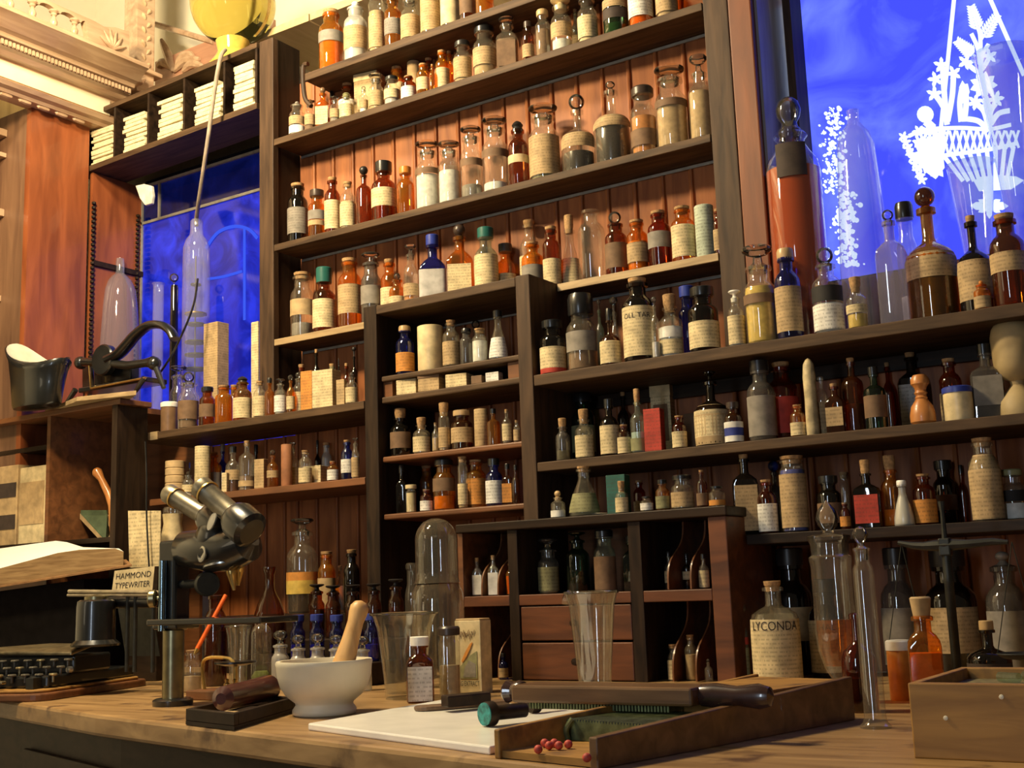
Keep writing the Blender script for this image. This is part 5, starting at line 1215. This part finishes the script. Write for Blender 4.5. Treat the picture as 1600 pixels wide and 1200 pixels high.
# open book on its stand
YF, YK = 1.70, 1.88
fr = [(-60, 898), (-20, 892), (0, 888), (56, 873), (90, 864), (124, 859), (180, 857), (193, 862)]; bk = [(-60, 863), (-20, 859), (0, 857), (50, 850), (87, 845), (104, 847), (130, 855), (186, 857)]
bo = thing('open_book', 'large open book with bright white pages beside the typewriter', 'book', at(60, 905, YF))
Fp = [at(x, y, YF) for x, y in fr]; Bp = [at(x, y, YK) for x, y in bk]; lo = [at(x, 912-(x)*.152+2, YF) for x, y in fr]; lb = [p+V3(0, YK-YF, .03) for p in lo]
for i, q in enumerate(lo): lo[i] = V3(Fp[i].x, YF, min(q.z, Fp[i].z-.004))
n = len(fr); b = MB(); b.add(Fp+Bp, [(i, i+1, n+i+1, n+i) for i in range(n-1)]); b.build('page', plain('white page paper', (.88, .87, .82), .7, var=.02), bo, 60)
lb = [V3(p.x, YK, max(lo[i].z, Bp[i].z-.05)) for i, p in enumerate(Bp)]
E_ = wood('brown page edges', (.2, .11, .04), (.42, .27, .12), 'x', 10, .8, 14)
b = MB(); b.add(Fp+lo, [(i, n+i, n+i+1, i+1) for i in range(n-1)]); b.add([Fp[-1], Bp[-1], lb[-1], lo[-1]], [(3, 2, 1, 0)]); b.add(Bp+lb, [(i, i+1, n+i+1, n+i) for i in range(n-1)]); b.build('page_block', E_, bo, 0)
b = MB(); ca_, cb_ = lo[0]+V3(-.01, -.006, -.004), at(206, 882, YF-.006); b.slab([ca_, cb_, at(197, 874, YK+.004), V3(ca_.x-.02, YK+.005, lb[0].z-.006)], (0, 0, -.004)); b.build('cover', plain('worn leather', (.26, .13, .05), .6), bo, 0)
tag(MB().slab([V3(lo[0].x-.02, YF+.03, CT), V3(at(112, 950, YF).x, YF+.03, CT), V3(at(112, 950, YF).x, YF+.03, at(112, 905, YF).z), V3(lo[0].x-.02, YF+.03, lo[0].z-.012)], (0, .14, 0)).build('book_stand', plain('matte black', (.007, .006, .006), .95, spec=.05), None, 0), 'black book rest under the large open book', 'stand')
# ---------------------------------------------------------------- inside and on the left cabinet
zsh = at(60, 848, 1.91).z+.0005; LZ = lambda q: V3(q.x, q.y, max(q.z, zsh))
for i, (x0_, x1_, lab, col) in enumerate(((-12, 31, 'thick tan book with black spine label at the cabinet edge', 'T'), (35, 75, 'thick pale book with torn cream spine beside the divider', 'C'))):
    a, b_ = at(x0_, 730, 1.93).x, at(x1_, 730, 1.93).x; zt = at((x0_+x1_)/2, 729, 1.93).z; o = thing('thick_book', lab, 'book', (a, 1.93, zsh))
    MB().box((a, 1.93, zsh), (a+.006, 2.08, zt)).build('cover_board', BLANK(col), o, 0); MB().box((b_-.006, 1.93, zsh), (b_, 2.08, zt)).build('cover_board', BLANK(col), o, 0)
    MB().box((a+.0062, 1.936, zsh), (b_-.0062, 2.07, zt-.005)).build('page_block', plain('old page edges', (.5, .38, .2), .8, var=.2, scale=120), o, 0)
    MB().box((a, 1.924, zsh), (b_, 1.9298, zt)).build('spine', BLANK(col), o, 0, bevel=.002)
    for f0, f1 in ((.2, .38), (.6, .78)) if i == 0 else ((.25, .8),): MB().box((a+.004, 1.9225, zsh+(zt-zsh)*f0), (b_-.004, 1.924, zsh+(zt-zsh)*f1)).build('spine_label', BLANK('D') if i == 0 else BLANK('T'), o, 0)
a, b_ = at(118, 800, 2.0), at(158, 858, 2.0)
gb = thing('green_book', 'green book leaning inside the dark cabinet compartment', 'book', b_)
d = V3(b_.x-a.x, 0, b_.z-a.z)
MB().slab([at(115, 800, 2.0), at(120, 797, 2.0), LZ(at(163, 856, 2.0)), LZ(at(156, 858, 2.0))], (0, .09, 0)).build('page_block', BLANK('T'), gb, 0)
MB().slab([at(121, 797, 2.0), at(166, 797, 2.02), LZ(at(168, 856, 2.02)), LZ(at(163, 856, 2.0))], (0, .004, 0)).build('cover', plain('green cloth', (.07, .1, .05), .7), gb, 0)
tag(MB().tube([at(150, 735, 1.99), at(152, 738, 1.99), at(158, 748, 1.99), at(170, 772, 1.99), at(176, 790, 1.99), LZ(at(178, 850, 2.0))], [.010, .0135, .0085, .0105, .011, .010], 16).build('pestle', W_TURN), 'orange turned wooden pestle leaning inside the dark cabinet', 'pestle')
# scoop and iron scale
zc = CZ+.0004
bd = [atz(x, y, CZ+.012) for x, y in ((70, 641), (197, 622), (213, 610), (120, 620))]
tag(MB().slab(bd, (0, 0, -.0115)).build('scale_board', W_EDGE, None, 0, bevel=.001), 'pale base board under the black iron scale', 'board')
c = V3(at(58, 600, 1.85).x, 1.85, zc); k = mpp(c); KS = k*1.1; o = thing('scale_scoop', 'black iron scoop lined with crumpled paper on the cabinet top', 'scoop', c)
b = MB(); n = 32; vs = []; rim = []
zr_ = lambda t: at(60, 560, 1.85).z-c.z+k*(-20*math.cos(t)+11*math.cos(2*t))
for f, rr_ in ((0, 44), (.05, 47), (.5, 52), (.85, 58), (1, 64)):
    for i in range(n): t = 2*PI*i/n; vs.append(c+V3(rr_*KS*math.cos(t), rr_*KS*.5*math.sin(t), zr_(t)*f))
b.add(vs, [(j*n+i, j*n+(i+1) % n, (j+1)*n+(i+1) % n, (j+1)*n+i) for j in range(4) for i in range(n)]+[tuple(range(n))[::-1]])
b.build('scoop_shell', IRON, o, 50); b.v = []; 
m = o.children[0].modifiers.new('thick', 'SOLIDIFY'); m.thickness = .003
vs = []; fs = []
for j, (f, rr_) in enumerate(((1.02, 61), (.86, 48), (.6, 22), (.55, .01))):
    for i in range(n): t = 2*PI*i/n; vs.append(c+V3(rr_*KS*math.cos(t), rr_*KS*.5*math.sin(t), zr_(t)*f+(.012*max(0, math.sin(t)) if j == 0 else 0)+k*2*math.sin(3*t)))
fs = [(j*n+i, (j+1)*n+i, (j+1)*n+(i+1) % n, j*n+(i+1) % n) for j in range(3) for i in range(n)]
tag(MB().add(vs, fs).build('paper_lining', plain('grey white paper', (.56, .5, .4), .8, var=.12, scale=30), None, 50), 'crumpled grey white paper lining the black scoop', 'paper')
YI = 2.02; g = lambda x, y, dy=0: at(x, y, YI+dy); zi = CZ+.0125
sc = thing('iron_scale', 'black iron counter scale with arched handle on the cabinet top', 'scale', V3(g(180, 610).x, YI, zi))
zi2 = zi
def leg(x, dy): q = g(x, 600, dy); return V3(q.x, YI+dy, zi2)
MB().tube(curve([g(170, 562), g(186, 553), g(200, 538), g(213, 523), g(232, 509), g(252, 508), g(266, 517), g(273, 530)], 6), [8*k*(1-.25*i/42) for i in range(43)], 12, flat=1.6).build('handle', IRON, sc)
MB().lathe([(0, 0), (24*k, 0), (26*k, .004), (26*k, .02), (23*k, .024), (0, .024)], g(158, 562, -.012), 28, ax=(0, 1, 0)).build('hub', IRON, sc)
MB().tube([g(126, 566), g(150, 566), g(200, 571), g(228, 567), g(240, 566)], [8*k, 7*k, 7*k, 7*k, 10*k], 12).build('beam', IRON, sc)
MB().lathe([(11*k*math.sin(t), -11*k*math.cos(t)) for t in [PI*i/10 for i in range(11)]], g(241, 568), 16).build('counterweight', IRON, sc)
MB().lathe([(11*k*math.sin(t), -11*k*math.cos(t)) for t in [PI*i/10 for i in range(11)]], g(126, 567), 16).build('pivot', IRON, sc)
MB().slab([g(122, 606), g(228, 588), g(228, 596), g(122, 614)], (0, .07, 0)).build('bed', IRON, sc, 0, bevel=.003)
MB().slab([g(128, 570, .03), g(143, 570, .03), g(146, 606, .03), g(128, 610, .03)], (0, .02, 0)).build('end_frame', IRON, sc, 0, bevel=.003)
b = MB().tube([g(139, 566, -.004), g(142, 607, -.004), g(228, 590, -.004)], .0028, 8); b.build('brass_edging', BRASS, sc)
MB().slab([g(146, 576, .02), g(204, 572, .02), g(204, 592, .02), g(146, 604, .02)], (0, .03, 0)).build('housing', IRON, sc, 0, bevel=.004)
for x0_, y0_, x1_, y1_ in ((118, 609, 104, 630), (226, 590, 212, 611), (244, 575, 256, 606)):
    a = g(x0_, y0_); e = g(x1_, y1_); MB().tube([a, V3(e.x, YI, max(e.z, zi2))], [.008, .006], 10).build('foot', IRON, sc)
# glass vessels in the window recess
YV = 2.235
def vessel(xc, rows_, Y, label, name='glass_percolator', gl='c', zb=None, cat='vessel'):
    zb = zc if zb is None else zb; c = V3(at(xc, 500, Y).x, Y, zb); k_ = mpp(c+V3(0, 0, .1)); pr = [(0, 0), (rows_[-1][1]*k_, 0)]
    for y, r in reversed(rows_): pr.append((r*k_, max(at(xc, y, Y).z-zb, .002)))
    return glasslathe(name, label, cat, c, pr, gl)
GL['w'] = glass('thick blue white glass', (.86, .88, .95), (.7, .7, .85), .14)
vessel(186, [(404, 3), (405, 6), (412, 7), (428, 7), (432, 12), (440, 19), (455, 25), (480, 28), (520, 31), (570, 34), (600, 34)], YV, 'wide clear glass percolator with small neck against the red panel', gl='w')
vessel(247, [(443, 10.5), (446, 8.5), (455, 8.5), (598, 8.5)], YV+.02, 'slim clear glass cylinder standing against the blue window', 'glass_cylinder', 'w', cat='cylinder')
o = vessel(272, [(446, 5), (450, 6), (598, 6.5)], YV, 'thin black tube with glass ball stopper before the blue window', 'glass_tube', 'x', cat='tube'); q = at(272, 434, YV)
MB().lathe([(.002, -.018)]+[(.0125*math.sin(t), -.0125*math.cos(t)) for t in [PI*(.1+.9*i/10) for i in range(11)]], q, 16).build('stopper', GS, o)
YV2 = 2.17
o = vessel(306, [(344, 8), (347, 10), (360, 10), (368, 11), (376, 17), (388, 21), (420, 21.5), (640, 21.5)], YV2, 'tall clear glass percolator with dark discs before the blue window', gl='w', zb=K1+.0004)
for y, r in ((446, 8), (492, 17), (508, 14), (536, 17), (556, 17), (578, 17)): q = at(306, y, YV2); MB().lathe([(0, 0), (r*mpp(q), 0), (r*mpp(q), .004), (0, .004)], q, 20).build('sieve_disc', BRASS if y in (492,) else DULLIRON, o)
q0, q1 = at(306, 400, YV2), at(306, 598, YV2); MB().tube([q0, V3(q0.x, YV2, q1.z)], .002, 8).build('rod', STEEL, o)
def K1box(xc, yt, w, Y, d, col, name, label, cat='box'):
    p = at(xc, yt, Y); w *= mpp(p); b = MB().box((p.x-w/2, Y-d/2, K1+.0004), (p.x+w/2, Y+d/2, p.z)); b.uv = [(q_[0]+q_[1], q_[2]) for q_ in b.v]; return tag(b.build(name, PAPER(col), None, 0, bevel=.001), label, cat)
K1box(338, 506, 31, 2.165, .04, 'T', 'tall_carton', 'tall tan carton standing against the blue window', 'carton')
K1box(399, 503, 15, 2.165, .006, 'C', 'paper_strip', 'narrow cream paper strip standing beside the tall case upright', 'card')
# glass globe on the rack, siphon tube, cord, porcelain scrap
YG = 2.17; c = V3(at(352, 80, YG).x, YG, ZT+.0145); k_ = mpp(at(364, 8, YG)); zc0 = at(364, 6, YG).z-c.z; R = 66*k_; c.x = at(364, 20, YG).x
YEL = bpy.data.materials.new('yellow liquid glass'); YEL.use_nodes = True; p = YEL.node_tree.nodes['Principled BSDF']; p.inputs['Base Color'].default_value = (.66, .56, .14, 1); p.inputs['Roughness'].default_value = .02; p.inputs['Transmission Weight'].default_value = 1; p.inputs['IOR'].default_value = 1.36
gl_ = thing('show_globe', 'large glass globe of yellow liquid standing above the cubbyholes', 'globe', c)
zb_ = zc0-R
MB().lathe([(R*math.sin(t), zc0-R*math.cos(t)) for t in [PI*(.02+.98*i/24) for i in range(25)]], c, 40).build('globe', YEL, gl_)
hz = max(zb_+R*.06, .01)
MB().lathe([(0, 0), (.062, 0), (.064, .004), (.05, hz*.3), (.04, hz*.55), (.046, hz*.95), (.042, hz), (0, hz)], c, 28).build('foot', plain('yellow glass foot', (.62, .42, .08), .15, coat=.5), gl_)
tag(MB().tube(curve([at(352, 78, 2.09), at(344, 92, 2.06), at(334, 150, 2.06), at(326, 210, 2.06), at(319, 258, 2.08), at(311, 312, 2.12), at(307, 342, YV2), at(307, 352, YV2)], 6), .0055, 10).build('siphon_tube', RUBBER), 'tan rubber tube hanging from the globe into the tall percolator', 'tube')
tag(MB().tube(curve([at(309, 436, 2.11), at(304, 470, 2.08), at(292, 505, 2.06), at(272, 548, 2.06), at(256, 574, 2.07), at(245, 588, 2.09)], 6), .003, 8).build('cord', BLACK), 'thin black cord curving behind the arched scale handle', 'cord')
tag(MB().tube(curve([at(227, 690, 1.79), at(229, 740, 1.785), at(229, 800, 1.785), at(231, 850, 1.785), at(233, 886, 1.785)], 5), .002, 8).build('cord', BLACK), 'thin dark cord hanging down over the printed card', 'cord')
q = [at(x, y, 2.16) for x, y in ((211, 290), (224, 287), (236, 290), (238, 306), (236, 318), (226, 321), (218, 310))]
tag(MB().slab(q, (0, .012, 0)).build('wall_mount', plain('white porcelain', (.7, .68, .58), .4), None, 0, bevel=.003), 'white porcelain bracket at the recess corner above the window', 'bracket')
# packets in the cubbyholes
NTH = ('first', 'second', 'third', 'fourth', 'fifth')
PK = paper('cream packet paper', (.78, .68, .42), (.12, .08, .03), True, .25, 120)
for i in range(5):
    xa_, xb_ = CX[i]+.008, CX[i+1]-.008; n = (11, 9, 9, 9, 10)[i]; z = ZB+.0005; hh = (.108, .110, .118, .112, .13)[i]/n
    for j in range(n):
        w_ = (xb_-xa_)*random.uniform(.62, .74); xm = (xa_+xb_)/2+(xb_-xa_)*.06+random.uniform(-.006, .006); y0_ = tl(xm)+.006+random.uniform(0, .006); t_ = hh*random.uniform(.86, .96)
        b = MB().box((xm-w_/2, y0_, z), (xm+w_/2, y0_+.08, z+t_), random.uniform(-.03, .03)); b.uv = [(q_[0]*.5, q_[2]*2) for q_ in b.v]
        tag(b.build('paper_packet', PK, None, 0, bevel=.002), 'cream packet with small dark marks, stacked in the '+NTH[i]+' cubbyhole', 'packet', 'packets in the '+NTH[i]+' cubbyhole'); z += hh
# ---------------------------------------------------------------- behind and beside the window
z = L1+.0004
def onshelf(xc, Y, zb, rows_, label, name, cat, gl, xb=None):
    c = V3(at(xb or xc, 400, Y).x, Y, zb); k_ = mpp(c+V3(0, 0, .1)); pr = [(0, 0), (rows_[-1][1]*k_, 0)]
    for y, r in reversed(rows_): pr.append((r*k_, max(at(xc, y, Y).z-zb, .002)))
    return c, k_, pr
RED = glass('garnet liquid', (.8, .14, .03), (.62, .11, .03), .6)
YC = 2.125; c, k_, pr = onshelf(1249, YC, z, [(206, 23), (211, 27), (217, 22), (224, 22), (240, 32), (252, 40), (268, 43), (440, 43)], '', '', '', '')
o = thing('show_carboy', 'tall stoppered carboy of garnet red liquid beside the blue window', 'carboy', c); MB().lathe(pr, c, 36).build('body', glass('clean clear glass', (.96, .96, .97), df=.02), o)
zt = at(1249, 266, YC).z-z; MB().lathe([(0, .004), (40*k_, .004), (41.5*k_, .01), (41.5*k_, zt), (0, zt)], c, 32).build('contents', RED, o)
Z = lambda y: at(1244, y, YC).z-z
MB().lathe([(16*k_, Z(216)), (19*k_, Z(204)), (14*k_, Z(197)), (12*k_, Z(190)), (18*k_, Z(180)), (20*k_, Z(170)), (17*k_, Z(158)), (10*k_, Z(151)), (0, Z(149))], c, 24).build('stopper', GS, o)
wrap([(41.5, 0), (41.5, 1)], k_*1.045, 1, zt*.93, zt*1.12, 1.1, math.atan2(-c.y, -c.x*.9), c, None, 1, 0).build('label', BLANK('D'), o)
c, k_, pr = onshelf(1352, 2.14, z, [(166, 4), (168, 10), (176, 9), (188, 10), (196, 16), (206, 24), (225, 29), (260, 31), (330, 35), (420, 40)], '', '', '', '')
o = thing('glass_percolator', 'tall clear glass percolator standing before the bright blue window', 'vessel', c); MB().lathe(pr, c, 36).build('body', GL['w'], o)
for xc, rows_, Y, lab in ((1530, [(254, 38), (257, 35), (300, 31), (350, 26), (395, 22), (400, 24)], 2.15, 'tapering clear glass measure behind the round dark bottle by window'), (1600, [(74, 47), (77, 43), (140, 36), (250, 27), (330, 22)], 2.15, 'very tall flared glass measure at the far end of the window')):
    c, k_, pr = onshelf(xc, Y, z, rows_, '', '', '', '', xc)
    pr = pr[2:]; r0 = pr[0][0]; zz0 = pr[0][1]; o = thing('glass_measure', lab, 'measure', c)
    MB().lathe([(0, 0), (r0*1.1, 0), (r0*1.1, .004), (r0*.35, .012), (r0*.35, max(zz0-.02, .02)), (r0*.9, zz0)]+pr[1:], c, 32).build('body', GL['w'], o)
# tall turned stone jar at the end of the second shelf
c = V3(at(1590, 600, 2.06).x, 2.06, L2+.0004); Z = lambda y: at(1588, y, 2.06).z-c.z; k_ = mpp(c)
tag(MB().lathe([(0, 0), (31*k_, 0), (32*k_, .004), (30*k_, Z(628)), (18*k_, Z(612)), (10*k_, Z(602)), (11*k_, Z(596)), (24*k_, Z(588)), (32*k_, Z(572)), (34*k_, Z(550)), (34*k_, Z(525)), (31*k_, Z(512)), (27*k_, Z(506)), (0, Z(508))], c, 32).build('turned_jar', plain('tan stoneware', (.42, .31, .15), .6, var=.15, scale=30)), 'tan hourglass shaped stoneware jar at the end of the second shelf', 'jar')
q = at(931, 797, 1.98); tag(MB().lathe([(0, 0), (.02, .001), (.026, .004), (.025, .0045), (0, .002)], (q.x, 1.975, PT+.0004), 24).build('white_dish', MARBLE), 'small white dish on top of the drawer cabinet', 'dish')
q = atx(4, 300, -3.02); zz = atx(4, 332, -3.02).z
# ------------------------------------------------------------------ light
def lamp(kind, name, loc, energy, color, size=.1, sy=None, aim=None, spread=None):
    l = bpy.data.lights.new(name, kind); l.energy = energy; l.color = color
    if kind == 'AREA':
        l.size = size
        if sy: l.shape = 'RECTANGLE'; l.size_y = sy
        if spread: l.spread = spread
    else: l.shadow_soft_size = size
    o = bpy.data.objects.new(name, l); COL.objects.link(o); o.location = loc
    if aim is not None: o.rotation_euler = (Vector(aim)-Vector(loc)).to_track_quat('-Z', 'Y').to_euler()
    return o
lamp('POINT', 'shop_lamp', (-1.95, .95, 2.62), 140, (1, .76, .42), .09)
lamp('POINT', 'gallery_lamp', (-1.95, 1.15, 3.0), 100, (1, .86, .6), .1)
lamp('AREA', 'daylight_strip', (-.6, -1.3, 1.5), 13, (.74, .86, 1), .14, 1.3, (-1.0, 2.1, 1.4))  # added unseen strip of cool daylight, kept narrow to streak the bottles
lamp('AREA', 'front_fill', (-2.6, -.6, 1.7), 2.5, (1, .84, .58), .4, 1.0, (-1.2, 1.6, 1.0))  # added weak warm fill light from the unseen front of the shop
w = bpy.data.worlds.new('shop_air'); SC.world = w; w.use_nodes = True; w.node_tree.nodes['Background'].inputs[0].default_value = (.9, .72, .5, 1); w.node_tree.nodes['Background'].inputs[1].default_value = .055
SC.view_settings.view_transform = 'Standard'; SC.view_settings.look = 'None'; SC.view_settings.gamma = 1; SC.view_settings.exposure = 0; SC.view_settings.use_curve_mapping = False
cy = SC.cycles; cy.transparent_max_bounces = 24; cy.max_bounces = 8; cy.diffuse_bounces = 3; cy.glossy_bounces = 3; cy.transmission_bounces = 6; cy.caustics_reflective = False; cy.caustics_refractive = False; cy.sample_clamp_indirect = 4; cy.use_denoising = True
